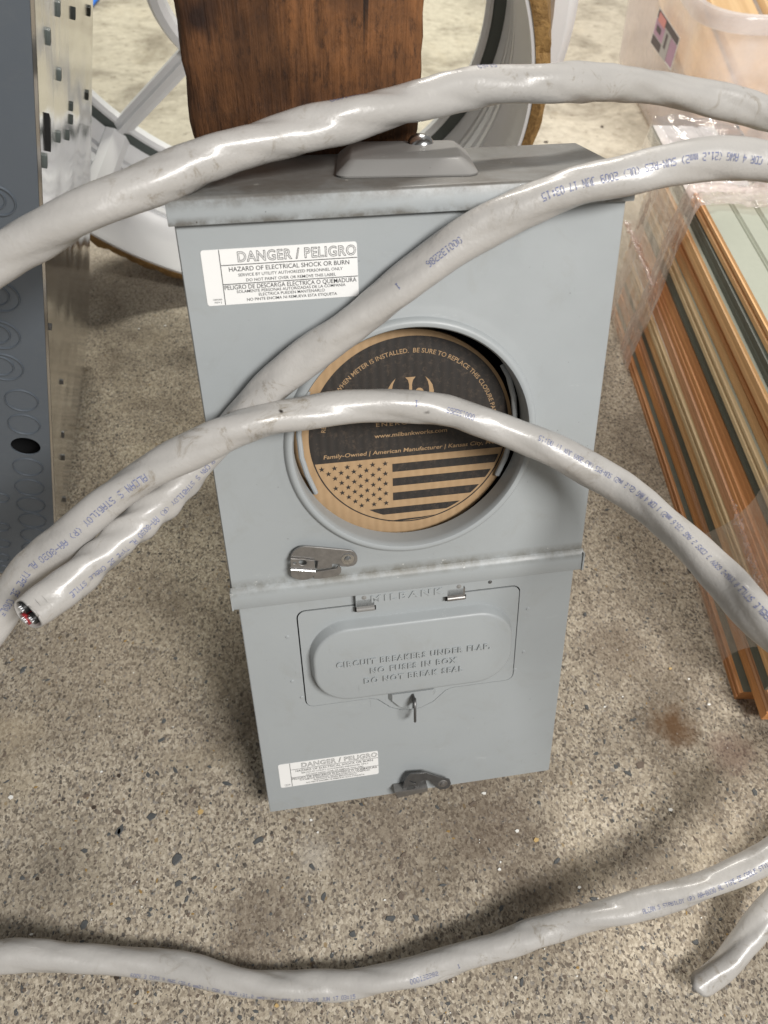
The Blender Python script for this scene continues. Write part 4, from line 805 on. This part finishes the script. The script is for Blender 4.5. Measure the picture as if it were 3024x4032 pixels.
# ------------------------------------------------------------------ storage tub and planks
tA = np.array([.700, 1.005, 0]); tub = empty('storage_tub', frame(bx, bd, (0, 0, 1), tA), 'translucent milky plastic storage tub holding pale planks at upper right', 'storage tub')
TW, TL, THt = .42, .60, .288
mb = MB(); lv = [(.030, .004, .02), (.018, .010, .05), (.012, .03, .06), (0, .20, .06), (-.006, THt - .035, .065), (-.012, THt - .030, .07), (-.014, THt, .07), (-.009, THt, .068), (-.003, THt - .036, .062), (.004, .20, .058), (.016, .03, .055), (.030, .012, .03)]
LL = [rrect(i_, TW - i_, i_, TL - i_, max(r_, .01), 8) for i_, _, r_ in lv]; K = len(LL[0])
mb.add([(p[0], p[1], lv[i][1]) for i, l in enumerate(LL) for p in l], [(i * K + q, i * K + (q + 1) % K, (i + 1) * K + (q + 1) % K, (i + 1) * K + q) for i in range(len(LL) - 1) for q in range(K)] + [tuple(range(K - 1, -1, -1)), tuple((len(LL) - 1) * K + q for q in range(K))])
mb.build('body', M['tub'], tub, smooth=50)
mb = MB(); lv = [(-.013, THt - .026, .07), (-.026, THt - .022, .078), (-.029, THt - .004, .08), (-.024, THt + .004, .078), (-.012, THt + .004, .07), (-.009, THt - .003, .068)]
LL = [rrect(i_, TW - i_, i_, TL - i_, r_, 8) for i_, _, r_ in lv]; K = len(LL[0])
mb.add([(p[0], p[1], lv[i][1]) for i, l in enumerate(LL) for p in l], [(i * K + q, i * K + (q + 1) % K, ((i + 1) % len(LL)) * K + (q + 1) % K, ((i + 1) % len(LL)) * K + q) for i in range(len(LL)) for q in range(K)]); mb.build('rim', M['rim'], tub, smooth=50)
def tl(px, py, x=-.0085):
    q = plane_at(px, py, tA + bx * x, bx) - tA; return q @ bd, q[2]
lab = [tl(*q) for q in ((2599, 28), (2679, 151), (2642, 278), (2562, 167))]
mb = MB()
def lq(a, b):   # a along, b down
    p = [np.array(l) for l in lab]; q = (p[0] * (1 - a) + p[1] * a) * (1 - b) + (p[3] * (1 - a) + p[2] * a) * b; return q
def lquad(a0, a1, b0, b1, mi, lift): mb.add([(-.0090 - lift, *lq(a, b)) for a, b in ((a0, b0), (a1, b0), (a1, b1), (a0, b1))], [(0, 1, 2, 3)], mi)
M['mauve'] = simple('mauve_print', (.45, .25, .38), .4); M['plum'] = simple('plum_print', (.045, .025, .04), .4); M['coral'] = simple('coral_print', (.70, .25, .24), .4); M['palegrey'] = simple('grey_print', (.42, .40, .40), .4)
mb.prism([(0, 0), (1, 0), (1, 1), (0, 1)], -.0094, -.0088, lambda a, b, x: (x, *lq(a, b)), 0)
lquad(.02, .98, .02, .24, 1, .0006); lquad(.02, .62, .26, .70, 2, .0006); lquad(.70, .98, .26, .95, 2, .0006); lquad(.02, .60, .72, .98, 1, .0006); lquad(.08, .40, .05, .30, 3, .0009); lquad(.44, .72, .22, .98, 4, .0009); lquad(.10, .30, .40, .56, 1, .0009); lquad(.52, .60, .30, .72, 1, .0011)
mb.build('paper_label', [M['label'], M['plum'], M['mauve'], M['coral'], M['palegrey']], tub, smooth=0, recalc=False)
def plank(name, c, yaw, pitch, L, w, th, mat, label, grp=None):
    mb = MB(); mb.box(-w / 2, w / 2, -L / 2, L / 2, 0, th); o = mb.build(name, mat, bevel=.0015, smooth=30)
    o.rotation_euler = (pitch, 0, yaw); o.location = c; return tag(o, label, 'plank', grp)
for k, (dx, lab_) in enumerate(((.10, 'pale pine plank lying in the tub, nearest its left wall'), (.20, 'pale pine plank in the middle of the tub between two others'), (.30, 'pale pine plank in the tub, farthest to the right'))):
    p = tA + bx * (dx + .01) + bd * .30; plank('pine_plank', (p[0], p[1], .10 + .02 * k), R(-8.6) , R(9), .46, .094, .018, M['pine'], lab_, 'planks standing in the storage tub')
p = bA + bx * .155 + bd * .42; plank('dark_plank', (p[0], p[1], .135), R(-8.6), 0, .60, .065, .016, M['darkwood'], 'dark reddish brown plank lying along the far side of the wrapped boards')
for z in (0.0,):
    mb = MB(); mb.box(-.03, .03, -.28, .28, .0, .134); o = mb.build('timber_offcut', M['darkwood'], bevel=.002); o.location = (p[0], p[1], .0005); o.rotation_euler = (0, 0, R(-8.6)); tag(o, 'thick dark timber offcut under the dark plank beside the wrapped boards', 'timber')
mb = MB(); sh = [floor_at(*q_) for q_ in ((300, 112), (352, 52), (378, 20), (405, -10), (440, -60), (180, -70))]
mb.prism([(q_[0], q_[1]) for q_ in sh], .001, .005, lambda a, b, z: (a, b, z + .003 * math.sin(a * 40)))
tag(mb.build('plastic_sheet', M['blue'], smooth=0), 'bright blue plastic sheet on the floor beside the shiny panel at top left', 'plastic sheet')
